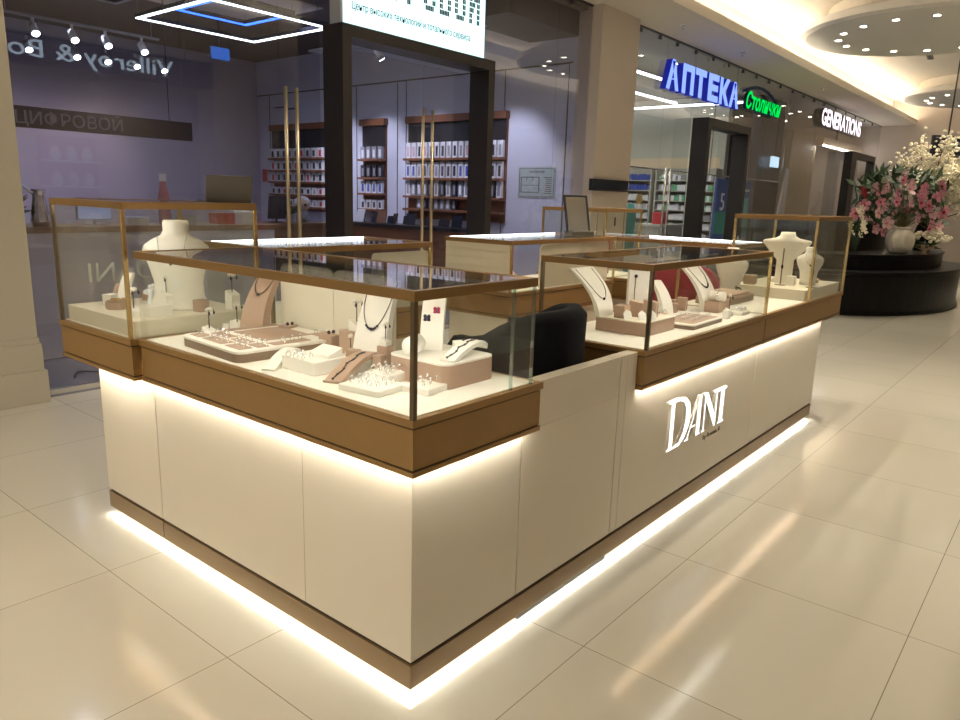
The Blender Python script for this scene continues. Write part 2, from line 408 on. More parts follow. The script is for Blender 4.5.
for i, x in enumerate([.9, 1.4, 2.0, 2.7, 5.5, 6.1, 6.9, 8.7, 9.3, 9.9, 10.6, 11.3, 12, 12.7, 13.4, 14.1, 14.8, 15.6, 16.4, 17.2, 18, 19, 20, 21, 22, 23]):
    if gcl is None:
        gcl = tag(MB().box(-.03, .03, -.02, .0, -.03, .03).build('glass_clamp', 'steel_dark'), 'small dark clamp at the top edge of the shopfront glass', 'clamp', 'clamps along the top of the glass'); gcl.location = (x, GY, 3.84)
    else: dup(gcl, (x, GY, 3.84), None, 'small dark clamp at the top of the glass, '+('left shop' if x < 7.4 else 'above the pharmacy sign' if x < 15 else 'far shop end'))
# portals
def portal(x0, x1, z, name, label, w=.10, y0=3.8, y1=4.06):
    t = thing('door_frame', label, 'door frame', ((x0+x1)/2, y0, 0)); of = Vector(t.location)
    MB(of).box(x0, x0+w, y0, y1, 0, z-w).build('post', 'dark_frame', t); MB(of).box(x1-w, x1, y0, y1, 0, z-w).build('post', 'dark_frame', t)
    MB(of).box(x0, x1, y0, y1, z-w, z).build('header', 'dark_frame', t)
    return t
portal(2.98, 5.045, 2.84, 'a', 'dark brown portal frame below the pale lit sign')
portal(10.67, 12.62, 2.83, 'b', 'dark brown portal frame in front of the pharmacy glass', w=.13, y1=4.08)
# long door handles
def handle(x, y, z0, z1, lab):
    t = thing('door_handle', lab, 'door handle', (x, y, 0)); of = Vector(t.location); hm = 'handle_brass' if x < 9 else 'silver'
    MB(of).cyl(.016, (x, y, z0), (x, y, z1), 12)  .build('bar', hm, t, smooth=True)
    MB(of).cyl(.008, (x, y, z1-.16), (x, GY-.001, z1-.16), 8).cyl(.008, (x, y, z0+.3), (x, GY-.001, z0+.3), 8).build('bracket', 'steel_dark', t)
for x, y, la in ((2.50, 3.95, 'left tall brass bar handle of the glass door left of the dark portal'), (2.61, 3.95, 'right tall brass bar handle of the glass door left of the dark portal'),
              (4.12, 3.95, 'left tall brass bar handle inside the dark portal'), (4.255, 3.95, 'right tall brass bar handle inside the dark portal'), (9.62, 3.98, 'left tall steel handle on the pharmacy glass door'), (9.78, 3.98, 'right tall steel handle on the pharmacy glass door')):
    handle(x, y, .35, 2.28 if x < 9 else 1.98, la)
# ---------------------------------------------------------------- illuminated signs
t = thing('light_box_sign', 'pale turquoise light box sign standing on the dark portal frame', 'sign', (3.95, 3.86, 2.84)); of = Vector(t.location)
MB(of).box(2.995, 4.90, 3.84, 3.98, 2.842, 3.86).build('box', 'sign_edge', t)
t = MB(of).box(3.02, 4.895, 3.835, 3.8405, 2.845, 3.85).build('lit_face', 'sign_face', t)
tx = text('slogan', 'Центр высоких технологий и тотального сервиса', .085, .001, 'ink', Matrix.Translation((-.84, -.027, .135)) @ Matrix.Rotation(PI/2, 4, 'X'), t, width=1.55)
GL = {'Ц': ['11000110', '11000110', '11000110', '11000110', '11000110', '11000110', '11111111', '00000011'],
      'И': ['1100011', '1100011', '1100111', '1101111', '1111011', '1110011', '1100011', '1100011'],
      'Ф': ['0011000', '0111110', '1101101', '1101101', '1101101', '0111110', '0011000', '0011000'],
      'Р': ['1111110', '1100011', '1100011', '1111110', '1100000', '1100000', '1100000', '1100000'],
      'О': ['0111110', '1100011', '1100011', '1100011', '1100011', '1100011', '1100011', '0111110'],
      'В': ['1111110', '1100011', '1100011', '1111110', '1111110', '1100011', '1100011', '1111110'],
      'Й': ['0011100', '1100011', '1100111', '1101111', '1111011', '1110011', '1100011', '1100011']}
cw = .0232; px = -.86
for ch in 'ЦИФРОВОЙ':
    g = GL[ch]; mb = MB()
    for r_, row in enumerate(g):
        for c_, b in enumerate(row):
            if b == '1':
                x = px+c_*cw; z = .30+(len(g)-1-r_)*.052
                mb.box(x+.002, x+cw-.003, -.028, -.0255, z+.004, z+.046)
    mb.build('letter', 'ink', t); px += (len(g[0])+1.4)*cw*1.12
# pharmacy letters
t = thing('pharmacy_sign', 'blue glowing block letters reading АПТЕКА high on the pharmacy glass', 'sign', (9.46, 4.0, 3.17))
px = 0
for ch in 'АПТЕКА':
    text('letter', ch, .52, .05, 'blue_letter', Matrix.Translation((px, .05, 0)) @ Matrix.Rotation(PI/2, 4, 'X'), t, width=.44, m_side='letter_blue_side', bevel=.03)
    px += .5
t = thing('script_sign', 'green glowing script sign right of the blue pharmacy letters', 'sign', (12.75, 4.0, 3.2))
text('lettering', 'Столички', .40, .03, 'green_letter', Matrix.Translation((-.05, .03, .02)) @ Matrix.Rotation(PI/2, 4, 'X'), t, width=1.95, m_side='letter_green_side', shear=.3, bevel=.012)
MB().tube([(-.1+1.9*i/12, .03, .22+.22*math.sin(PI*(i+1.5)/14)) for i in range(13)], .03, 8).build('roof_arc', 'letter_green_side', t, smooth=True)
t = thing('third_shop_sign', 'pinkish white glowing letters at the far end of the shopfronts', 'sign', (17.6, 4.0, 3.37))
text('lettering', 'GENERATIONS', .52, .04, 'pink_letter', Matrix.Translation((0, .04, 0)) @ Matrix.Rotation(PI/2, 4, 'X'), t, width=3.75, m_side='grey_ink', bevel=.016)
# ---------------------------------------------------------------- ceiling discs with downlights
def disc(cx, cy, lab, n0=14):
    t = thing('ceiling_disc', lab, 'ceiling disc', (cx, cy, 4.2))
    MB().lathe([(1.86, 0), (1.95, .03), (1.95, .13), (1.9, .15)], seg=72).build('panel', 'disc_paint', t)
    MB().lathe([(1.55, .15), (1.55, .42)], seg=64).build('collar', 'ceiling_paint', t)
    return t
dl0 = None
def downlight(x, y, z, lab, grp, warm=True):
    global dl0
    if dl0 is None:
        dl0 = thing('downlight', lab, 'downlight', (x, y, z), 0, grp)
        MB().lathe([(.05, 0), (.068, -.008), (.072, .0)], seg=16).build('trim_ring', 'silver', dl0)
        MB().lathe([(.045, -.009), (.045, -.004)], seg=16).build('lamp', 'lamp_warm', dl0)
        downlight.tree = [(c, []) for c in kids(dl0)]; return dl0
    return dup(dl0, (x, y, z), 0, lab, grp, tree=downlight.tree)
DN = ((4.4, 'nearest'), (12.9, 'middle'), (21.4, 'far'))
for (cx, nm) in DN:
    disc(cx, 1.17, {'nearest': 'round white ceiling disc over the kiosk', 'middle': 'large round ceiling disc at the upper right corner', 'far': 'smaller looking round ceiling disc farther down the mall'}[nm])
    for k in range(16 if cx > 5 else 12):
        a = 2*PI*(k+.5)/(16 if cx > 5 else 12)
        downlight(cx+1.35*math.cos(a), 1.17+1.35*math.sin(a), 4.2, 'small bright downlight in the ring under the %s ceiling disc' % nm, 'downlights of the %s ceiling disc' % nm)
    if cx < 20:
        for k in range(4):
            a = PI/4+k*PI/2; x, y = cx+1.35*math.cos(a), 1.17+1.35*math.sin(a)
            spot('disc_spot', (x, y, 4.17), (x, y, 0), L_DISC*3, WARM, 110, .8)
disc(-4.1, 1.17, 'round ceiling disc left of the kiosk, behind the camera')
for k in range(4):
    a = PI/4+k*PI/2; x, y = -4.1+1.35*math.cos(a), 1.17+1.35*math.sin(a); spot('disc_spot', (x, y, 4.17), (x, y, 0), L_DISC*3, WARM, 110, .8)
# ceiling fittings
for i, (x, y, la) in enumerate(((11.3, 3.6, 'small ceiling sprinkler on the soffit above the green sign'), (15.8, 3.55, 'small ceiling sprinkler on the soffit above the pink letters'), (9.0, 3.6, 'small ceiling sprinkler on the soffit above the blue letters'))):
    t = thing('ceiling_sprinkler', la, 'sprinkler', (x, y, 3.9)); MB().lathe([(.04, 0), (.035, -.01), (.012, -.012), (.01, -.05)], seg=12).build('body', 'silver', t); MB().lathe([(.025, -.052), (.025, -.056)], seg=10).build('deflector', 'silver', t)
t = thing('ceiling_vent', 'dark slot vent in the ceiling below the large disc', 'vent', (17.2, 1.9, 4.62), .1)
MB().box(-.45, .45, -.06, .06, -.012, 0).build('frame', 'grey_ink', t); MB().box(-.42, .42, -.03, .03, -.016, -.012).build('slot', 'ink', t)
# ================================================================ KIOSK
ZD = .866
def rounded(w0, w1, h0, h1, r, top_only=True, n=5):
    pts = []
    def arc(cx, cy, a0, a1):
        for i in range(n+1):
            a = a0+(a1-a0)*i/n; pts.append((cx+r*math.cos(a), cy+r*math.sin(a)))
    if top_only: pts += [(w0, h0), (w1, h0)]
    else: arc(w0+r, h0+r, PI, 1.5*PI); arc(w1-r, h0+r, 1.5*PI, 2*PI)
    arc(w1-r, h1-r, 0, PI/2); arc(w0+r, h1-r, PI/2, PI)
    return pts
def unit(name, label, base, fr, gl=None, ztop=1.204, panes='', outer='', posts='', rim='rim_bronze', edge_post='brass', top=True, frsides=None, led='', deck=True):
    x0, x1, y0, y1 = base; t = thing('display_counter', label, 'display counter', ((x0+x1)/2, (y0+y1)/2, 0)); of = Vector(t.location)
    B = lambda: MB(of)
    B().box(x0+.08, x1-.08, y0+.08, y1-.08, 0, .04).build('foot', 'black_plastic', t)
    B().box(x0, x1, y0, y1, .122, .702).build('base_panel', 'panel_white', t, bevel=.0015)
    B().box(x0+.008, x1-.008, y0+.008, y1-.008, .109, .122).build('shadow_gap', 'bronze_dark', t)
    B().box(x0, x1, y0, y1, .035, .109).build('kick_plate', 'kick', t)
    a0, a1, b0, b1 = fr
    def layer(mb, ins, z0, z1):
        mb.box(x0 if 'w' in outer else a0+ins, a1-ins, y0 if 's' in outer else b0+ins, b1-ins, z0, z1)
        if 'w' in outer: mb.box(a0+ins, a0+.014, b0+ins, b1-ins, z0, z1)
        if 's' in outer: mb.box(a0+(.014 if 'w' in outer else ins), a1-ins, b0+ins, b0+.014, z0, z1).box(a1-ins-.006, a1-ins, b0+.014, y0, z0, z1)
        if 'w' in outer and 's' not in outer: mb.box(a0+.014, x0, b0+ins, b0+.012, z0, z1)
        if 's' in outer and 'w' not in outer: mb.box(a0+ins, a0+.012, b0+.014, y0, z0, z1)
    mb = B(); mb.box(a0+.006, a1-.006, b0+.006, b1-.006, .77, .836); layer(mb, .006, .722, .77); layer(mb, .003, .702, .717); mb.box(a0, a1, b0, b1, .842, .864)
    mb.build('fascia', 'bronze', t)
    mb = B(); layer(mb, .010, .7165, .7225); mb.box(a0+.010, a1-.010, b0+.010, b1-.010, .8355, .8425); mb.build('groove', 'bronze_dark', t)
    mb = B(); mk = B()
    if 'w' in outer: mb.box(a0+.0145, a0+.0205, max(y0, b0+.02), y1, .716, .722); mk.box(x0+.006, x0+.016, y0+.004, y1-.004, .031, .0348)
    if 's' in outer: mb.box(max(x0, a0+.014), min(x1, a1-.014), b0+.0145, b0+.0205, .716, .722); mk.box(x0+.006, x1-.006, y0+.006, y0+.016, .031, .0348)
    if outer: mb.build('under_fascia_light', 'led_warm', t); mk.build('kick_light', 'led_kick', t)
    if deck: B().box(a0+.022, a1-.022, b0+.022, b1-.022, .864, ZD).build('deck', 'deck', t)
    if gl:
        g0, g1, h0, h1 = gl; zt = ztop; w = .02; zr = zt-.027
        mb = B(); mb.box(g0, g1, h0, h0+w, zr, zt).box(g0, g1, h1-w, h1, zr, zt).box(g0, g0+w, h0+w, h1-w, zr, zt).box(g1-w, g1, h0+w, h1-w, zr, zt); mb.build('rim', rim, t, bevel=.001)
        B().box(g0+w, g1-w-(.015 if 'e' in led else 0), h0+w, h1-w-(.015 if 'n' in led else 0), zt-.009, zt-.002).build('glass_top', 'case_glass', t)
        i = .004
        for s in panes:
            if s == 'w': B().box(g0+i, g0+i+.006, h0+.012, h1-.012, ZD, zr).build('glass_pane', 'case_glass', t)
            if s == 'e': B().box(g1-i-.006, g1-i, h0+.012, h1-.012, ZD, zr).build('glass_pane', 'case_glass', t)
            if s == 's': B().box(g0+.012, g1-.012, h0+i, h0+i+.006, ZD, zr).build('glass_pane', 'case_glass', t)
            if s == 'n': B().box(g0+.012, g1-.012, h1-i-.006, h1-i, ZD, zr).build('glass_pane', 'case_glass', t)
        for p in posts.split():
            xx = g0 if p[1] == 'w' else g1-.014; yy = h0 if p[0] == 's' else h1-.014
            B().box(xx, xx+.014, yy, yy+.014, ZD-.003, zr).build('corner_post', 'dark_bronze' if p[2:] == 'd' else edge_post, t)
        for s in led:
            if s == 'w': B().box(g0+.022, g0+.034, h0+.03, h1-.03, zr+.001, zr+.009).build('case_light', 'led_case', t)
            if s == 's': B().box(g0+.03, g1-.03, h0+.022, h0+.034, zr+.001, zr+.009).build('case_light', 'led_case', t)
            if s == 'n': B().box(g0+.03, g1-.03, h1-.028, h1-.020, zr, zt+.0005).build('case_light', 'led_back', t)
            if s == 'e': B().box(g1-.028, g1-.020, h0+.03, h1-.03, zr, zt+.0005).build('case_light', 'led_back', t)
    return t, of
A, oA = unit('A', 'front display counter at the near corner with jewellery under glass', (0, .5, 0, 1.415), (-.03, .565, -.03, 1.455), (-.03, .51, -.03, 1.45), 1.204, 'wse', 'ws', 'swd', led='ws')
MB(oA).box(.398, .401, -.0275, -.0155, ZD, 1.18).box(.503, .506, -.0275, -.0155, ZD, 1.18).build('glass_joint', 'glass_edge', A)
for a, b, xx in ((.90, 1.235, .472), (.55, .885, .462)):
    MB(oA).prism(rounded(a, b, ZD+.004, 1.155, .035), lambda u, v, k, xx=xx: (xx+.008*k, u, v)).build('sliding_door', 'cream', A); pass
for i, s in enumerate((.485,)):
    MB(oA).box(-.0004, .0005, s-.0005, s+.0005, .122, .7).build('panel_seam', 'grey_ink', A)
B_, oB = unit('B', 'tall glass corner counter at the left end with a large white bust inside', (0, .5, 1.42, 1.90), (-.06, .53, 1.457, 2.12), (-.06, .52, 1.457, 2.10), 1.385, 'wsen', 'w', 'sw se ne nwd', led='w')
MB(oB).box(-.03, .49, 1.475, 2.08, ZD, .932).build('platform', 'cream', B_, bevel=.002)
text('etched_lettering', 'DANI', .12, .0006, 'letter_pale', Matrix.Translation(Vector((.38, 2.0895, 1.02))-oB) @ Matrix.Rotation(PI, 4, 'Z') @ Matrix.Rotation(PI/2, 4, 'X'), B_, width=.30)
C_, oC = unit('C', 'glass display counter in the middle of the long side beside the gate', (1.19, 2.685, 0, .5), (1.27, 2.69, -.03, .52), (1.285, 2.68, -.03, .5), 1.204, 'wse', 's', 'swd nwd se ne', led='s')
D_, oD = unit('D', 'tall glass corner counter at the right end holding cream busts', (2.69, 3.92, 0, .5), (2.692, 4.27, -.03, .515), (3.45, 4.26, -.03, .49), 1.385, 'wsen', 's', 'sw nw ne se', deck=True, led='')
MB(oD).box(3.455, 4.245, 0, .47, ZD, .932).build('platform', 'cream', D_, bevel=.002)
G_, oG = unit('G', 'glass display counter at the back left with a bright light bar', (.53, 1.54, 1.42, 1.90), (.532, 1.55, 1.40, 2.0), (.53, 1.54, 1.38, 1.92), 1.20, 'snw', '', 'sw se', led='n')
MB(oG).prism(rounded(1.13, 1.53, ZD+.004, 1.155, .02), lambda u, v, k: (u, 1.40+.008*k, v)).build('sliding_door', 'cream', G_)
H_, oH = unit('H', 'glass display counter at the back centre with cream slatted end panel', (2.27, 3.5, 1.42, 1.90), (2.26, 3.56, 1.40, 2.0), (2.27, 3.56, 1.40, 1.96), 1.185, 'sne', '', 'sw se', led='n')
mb = MB(oH); mb.box(2.276, 2.286, 1.41, 1.95, ZD, 1.165)
for z in (.92, .97, 1.02, 1.07, 1.12): mb.box(2.272, 2.277, 1.412, 1.948, z, z+.04)
mb.build('end_panel', 'cream_panel', H_, bevel=.0015)
MB(oH).prism(rounded(2.60, 3.10, ZD+.004, 1.155, .04), lambda u, v, k: (u, 1.418+.008*k, v)).build('sliding_door', 'cream', H_)
MB(oH).prism(rounded(3.06, 3.5, ZD+.004, 1.155, .04), lambda u, v, k: (u, 1.430+.008*k, v)).build('sliding_door', 'cream', H_)
E_, oE = unit('E', 'tall glass corner counter at the far back corner of the kiosk', (3.565, 3.92, 1.505, 1.9), (3.565, 4.2, 1.505, 2.12), (3.57, 4.15, 1.51, 2.09), 1.385, 'wsen', '', 'sw se ne nw')
I_, oI = unit('I', 'glass display counter along the far right side with a white light bar', (3.72, 3.92, .52, 1.50), (3.70, 4.27, .52, 1.502), (3.70, 4.25, .53, 1.50), 1.175, 'en', '', 'sw nw', led='e')
# logo on the middle counter
def LP(poly, poly2=None):
    lg = MB(oC)
    for q in (poly, poly2):
        if q: lg.prism(q, lambda u, v, k: (u, -.032+.015*k, v))
    lo = lg.build('logo_letter', 'led_logo', C_); lo.data.materials.append(MATS['leatherette'])
    for p in lo.data.polygons: p.material_index = 0 if p.normal.y < -.5 else 1
    lo['label'] = 'glowing white raised serif letter'
LP([(1.545, .372), (1.612, .372), (1.612, .380), (1.598, .386), (1.598, .588), (1.562, .588), (1.562, .386), (1.545, .380)],
   [(1.535, .600), (1.535, .591), (1.598, .588), (1.645, .587), (1.69, .573), (1.718, .54), (1.722, .485), (1.705, .43), (1.665, .39), (1.612, .384), (1.612, .372), (1.668, .372), (1.722, .398), (1.762, .445), (1.772, .51), (1.754, .56), (1.708, .592), (1.645, .602)])
LP([(1.728, .376), (1.772, .376), (1.772, .382), (1.760, .386), (1.785, .428), (1.838, .428), (1.838, .436), (1.790, .436), (1.850, .535), (1.850, .376), (1.90, .376), (1.90, .382), (1.89, .386), (1.89, .568), (1.870, .568), (1.747, .386), (1.728, .382)])
LP([(1.915, .376), (1.955, .376), (1.955, .382), (1.943, .386), (1.943, .53), (2.065, .376), (2.082, .376), (2.082, .53), (2.082, .548), (2.068, .552), (2.066, .44), (1.962, .566), (1.915, .566), (1.915, .560), (1.930, .554), (1.930, .386), (1.915, .382)])
LP([(2.04, .556), (2.20, .556), (2.20, .549), (2.172, .544), (2.172, .388), (2.19, .382), (2.19, .376), (2.11, .376), (2.11, .382), (2.125, .388), (2.125, .544), (2.04, .548)])
text('small_lettering', 'by Roman. K', .035, .001, 'grey_ink', Matrix.Translation(Vector((2.02, -.002, .308))-oC) @ Matrix.Rotation(PI/2, 4, 'X'), C_, width=.22)
# gate
t = thing('counter_gate', 'plain cream gate panel between the two glass counters, in front of the black chair', 'gate', (.82, .025, 0)); of = Vector(t.location)
MB(of).box(.505, 1.132, 0, .05, .122, .70).box(.568, 1.132, 0, .05, .70, .858).build('panel', 'panel_white', t, bevel=.0015)
MB(of).box(1.137, 1.187, 0, .05, .122, .858).build('side_post', 'panel_white', t, bevel=.0015)
MB(of).box(1.187, 1.268, 0, .05, .70, .858).build('infill', 'panel_white', t, bevel=.0015)
MB(of).box(.5002, 1.1898, .0, .05, .035, .109).build('kick_plate', 'kick', t)
MB(of).box(.5002, 1.1898, .008, .05, .109, .122).build('shadow_gap', 'bronze_dark', t)
MB(of).box(.5002, 1.1898, .006, .016, .031, .0348).build('kick_light', 'led_kick', t)
MB(of).box(.55, 1.15, .02, .03, 0, .035).build('foot', 'black_plastic', t)
# staff side chairs
def tub_chair(name, label, m, x, y, rz, h):
    t = thing(name, label, 'chair', (x, y, 0), rz)
    rings = []
    for k in range(19):
        a = PI*(-.12+1.24*k/18); top = h-.10*(1-math.sin(max(0, min(PI, a))))**2.0
        ro = .285; ri = .215; c, s_ = math.cos(a), math.sin(a)
        rings.append([Vector((ro*c, ro*s_, .38)), Vector(((ro+.02)*c, (ro+.02)*s_, top-.03)), Vector(((ro-.01)*c, (ro-.01)*s_, top)), Vector(((ri+.02)*c, (ri+.02)*s_, top)), Vector((ri*c, ri*s_, top-.03)), Vector((ri*c, ri*s_, .38))])
    MB().loft(rings).build('backrest', m, t, smooth=True)
    MB().lathe([(.24, .40), (.25, .42), (.25, .48), (.22, .505), (.05, .51)], seg=28).build('seat', m, t, smooth=True)
    MB().cyl(.03, (0, 0, .06), (0, 0, .41)).build('column', 'steel_dark', t)
    MB().lathe([(.24, 0), (.24, .02), (.05, .06)], seg=28).build('base', 'steel_dark', t, smooth=False)
    return t
tub_chair('armchair', 'black tub armchair seen over the cream gate inside the kiosk', 'black_fabric', .885, .368, PI+.25, 1.05)
tub_chair('armchair', 'dark red tub chair inside the kiosk behind the middle counter', 'red_fabric', 3.38, .835, PI/2+.2, 1.06)
# ================================================================ JEWELLERY PROPS
TREE = {}
def copyof(o, loc, rz=0., label=None, group=None, scale=None):
    if o.name not in TREE: TREE[o.name] = [(c, kids(c)) for c in kids(o)]
    return dup(o, loc, rz, label, group, scale, TREE[o.name])
def cube(label, x, y, z, w, d, h, rz=0., m='taupe', slope=0., group=None):
    mb = MB(); mb.prism([(-d/2, 0), (d/2, 0), (d/2, h), (-d/2, h-slope)], lambda u, v, k: (-w/2+w*k, u, v))
    o = mb.build('display_block', m, bevel=.002); o.location = (x, y, z); o.rotation_euler.z = rz
    return tag(o, label, 'display block', group)
def ramp(label, x, y, z, L, w, h, th, rz, m='leatherette'):
    """arched bracelet ramp"""
    t = thing('bracelet_ramp', label, 'bracelet ramp', (x, y, z), rz)
    top = []; bot = []
    for i in range(17):
        a = i/16; px = -L/2+L*a; e = math.sin(PI*min(1, a*.62+.0)) if False else (1-(1-a*1.25)**2 if a < .8 else 1-(a-.8)**2*9)
        top.append((px, max(th*.45, h*e))); 
    for i in range(17):
        a = i/16; px = -L/2+L*a; e = (1-(1-a*1.25)**2 if a < .8 else 1-(a-.8)**2*9)
        bot.append((px+ (th*.25 if a < .5 else -th*.3), max(0, h*e-th)))
    MB().prism(top+bot[::-1], lambda u, v, k: (u, -w/2+w*k, v)).build('cushion', m, t, smooth=False, bevel=.0015)
    return t
def bracelet_on(label, x, y, z, L, h, rz, m='silver', th=0):
    pts = []
    for i in range(14):
        a = .04+.72*i/13; e = 1-(1-a*1.25)**2; pts.append((-L/2+L*a, .004*math.sin(i*1.3), max(.012, h*e)+.002))
    mb = MB(); mb.tube(pts, .0022, 6)
    for p in pts[::2]: mb.ball(.0042, p, u=6, v=4)
    o = mb.build('bracelet', m); o.location = (x, y, z); o.rotation_euler.z = rz
    return tag(o, label, 'bracelet')
def curved_stand(label, x, y, z, w, H, depth, th, rz, m='leatherette', wt=None):
    """tall curved necklace stand: a broad strip that sweeps from its foot back and up"""
    t = thing('necklace_stand', label, 'necklace stand', (x, y, z), rz); rings = []
    wt = wt or w*.8
    for i in range(15):
        a = i/14; ang = a*PI/2; yy = -depth/2+depth*(1-math.cos(ang)) if False else -depth/2+depth*a**2.0; zz = H*a
        ww = w+(wt-w)*a; tt = th*(1-.35*a)
        rings.append([Vector((-ww/2, yy, zz)), Vector((ww/2, yy, zz)), Vector((ww/2, yy+tt, zz)), Vector((-ww/2, yy+tt, zz))])
    MB().loft(rings).build('front', m, t)
    return t
def chain(label, x, y, z, w, H, depth, rz, drop=.6, m='silver', gems=5, gm='gem_dark', top=.98):
    """necklace that follows the curved stand"""
    t = thing('necklace', label, 'necklace', (x, y, z), rz); pts = []
    for i in range(17):
        s = -1+2*i/16; a = top-drop*(1-s*s)**.8 if True else 0
        a = top-drop*math.sqrt(max(0, 1-s*s)); pts.append((s*w/2, -depth/2+depth*a**2-.003, H*a))
    MB().tube(pts, .0016, 5).build('chain', m, t)
    mb = MB()
    for k in range(gems):
        i = 8+(k-gems//2)*1; p = pts[max(0, min(16, i))]; mb.ball(.0065 if k == gems//2 else .0048, (p[0], p[1]-.003, p[2]-.002), u=7, v=5)
    mb.build('pendant', gm, t); return t
def bust(label, x, y, z, rz, H, W, m='leatherette', wide=False):
    t = thing('jewellery_bust', label, 'display bust', (x, y, z), rz)
    pr = [(.00, .30, .20), (.12, .29, .19), (.35, .33, .21), (.55, .46, .25), (.66, .50, .26), (.72, .47, .25), (.78, .36, .22), (.83, .23, .19), (.88, .19, .18), (.97, .19, .18), (1.0, .17, .16)]
    if wide: pr = [(0, .46, .26), (.04, .44, .25), (.15, .37, .23), (.3, .36, .23), (.5, .42, .25)]+pr[4:]
    rings = []
    for h, a, b in pr: rings.append([Vector((a*W*math.cos(2*PI*i/28), b*W*math.sin(2*PI*i/28)+(-.03*W if .4 < h < .8 else 0), h*H)) for i in range(28)])
    MB().loft(rings).build('torso', m, t, smooth=True)
    return t
def pendant_on(label, x, y, z, rz, H, W, m='silver', g='gem_dark', L=.3):
    t = thing('necklace', label, 'necklace', (x, y, z), rz); pts = []
    for i in range(15):
        s = -1+2*i/14; f = math.sqrt(max(0, 1-s*s)); pts.append((s*.2*W, -(.20+.10*f)*W, (.84-L*f)*H))
    MB().tube(pts, .0015, 5).build('chain', m, t); MB().ball(.007, (0, -.315*W, (.83-L)*H), u=8, v=5).build('pendant', g, t); return t
# earring tree
et = thing('earring_stand', 'small white earring stand beside the left end of the grey ring tray', 'earring stand', (.20, 1.335, ZD), .5)
MB().prism([(-.022, 0), (.022, 0), (.018, .042), (-.022, .022)], lambda u, v, k: (-.024+.048*k, u, v)).build('base', 'leatherette', et, bevel=.002)
MB().cyl(.0022, (0, 0, .03), (0, 0, .105), 8).build('rod', 'steel_dark', et); MB().ball(.011, (0, 0, .108), (2.2, .8, .8)).build('crossbar', 'leatherette', et)
eg = thing('earrings', 'pair of small dark drop earrings on the stand beside the ring tray', 'earrings', (.20, 1.335, ZD), .5)
for s in (-1, 1): MB().tube([(s*.016, -.010, .108), (s*.017, -.013, .10)], .0012, 5).ball(.0055, (s*.017, -.013, .094), (1, .7, 1.3), 7, 5).build('drop', 'gem_dark', eg)
def estand(x, y, z, rz, la, ge=True, sc=1, le=None):
    copyof(et, (x, y, z), rz, la, None, sc)
    if ge: copyof(eg, (x, y, z), rz, le, None, sc)
# ring
ring = thing('ring', 'silver ring with a stone standing in a white ring tray', 'ring', (0, 0, 0), 0, 'rings in the white trays of the near counter')
MB().tube([(.0088*math.cos(a*PI/6), 0, .008+.0088*math.sin(a*PI/6)) for a in range(12)], .0013, 6, True).build('band', 'silver', ring)
MB().ball(.0042, (0, 0, .0195), (1.1, 1, .8), 7, 5).build('stone', 'gem_clear', ring)
first = [True]
def rings(cx, cy, z, nx, ny, dx, dy, rz, label, group):
    for i in range(nx):
        for j in range(ny):
            u = (i-(nx-1)/2)*dx+random.uniform(-.002, .002); v = (j-(ny-1)/2)*dy; x = cx+u*math.cos(rz)-v*math.sin(rz); y = cy+u*math.sin(rz)+v*math.cos(rz); r = rz+random.uniform(-.5, .5)
            if first[0]: ring.location = (x, y, z); ring.rotation_euler.z = r; ring['label'] = label; ring['group'] = group; first[0] = False
            else: copyof(ring, (x, y, z), r, label, group)
def ring_tray(label, x, y, z, w, d, h, rz, m='leatherette'):
    t = thing('ring_tray', label, 'ring tray', (x, y, z), rz); MB().box(-w/2, w/2, -d/2, d/2, 0, h).build('body', m, t, bevel=.003)
    MB().box(-w/2+.006, w/2-.006, -d/2+.006, d/2-.006, h, h+.001).build('cushion', m, t); return t
# ---- near counter A
t = thing('jewellery_tray', 'large rounded compartment tray with taupe sides in the near counter', 'jewellery tray', (.235, 1.03, ZD), math.radians(0)); 
def rr(w, d, r): return rounded(-w/2, w/2, -d/2, d/2, r, False)
def slab(o, mname, name, w, d, r, z0, z1, cx=0, cy=0, b=0): return MB().prism(rr(w, d, r), lambda u, v, k: (u+cx, v+cy, z0+(z1-z0)*k)).build(name, mname, o, bevel=b)
slab(t, 'taupe_dark', 'side', .43, .42, .035, 0, .030); tf = slab(t, 'leatherette', 'top_frame', .436, .426, .038, .030, .040, b=.002)
PADS = ((-.165, -.13, .05, .10), (-.165, .02, .05, .14), (-.165, .15, .05, .07), (-.10, -.15, .045, .07), (-.10, -.04, .045, .10), (-.10, .10, .045, .12), (.02, -.16, .15, .045), (.055, .02, .20, .22), (.055, .18, .24, .035), (.18, -.13, .04, .11))
for (cx, cy, w, d) in PADS: MB().box(cx-w/2, cx+w/2, cy-d/2, cy+d/2, .0402, .0425).build('pad', 'taupe', tf)
t.rotation_euler.z = math.radians(-4)
for (cx, cy, w, d) in PADS[:7]+PADS[9:]:
    nx, ny = max(1, int(w/.045)), max(1, int(d/.032))
    rings(.235+cx, 1.03+cy, ZD+.0425, nx, ny, .04, .030, .1, 'small ring lying in a pad of the large compartment tray', 'rings in the large compartment tray')
estand(.36, 1.39, ZD, .3, 'small white earring stand, near the back of the corner counter beside the tall case', le='pair of dark drop earrings hanging near the back, beside the tall case')
s0b = curved_stand('taupe curved necklace stand near the left back of the near counter', .40, 1.28, ZD, .12, .235, .12, .05, -1.3, 'taupe')
chain('dark necklace on the taupe curved stand', .40, 1.28, ZD, .085, .235, .12, -1.3, .30, 'steel_dark', 1)
cube('taupe block just behind the big compartment tray', .42, .99+.13, ZD, .055, .055, .05, .3)
cube('taupe tilted block at the right end of the compartment tray', .385, .82, ZD, .05, .06, .065, .2, slope=.01)
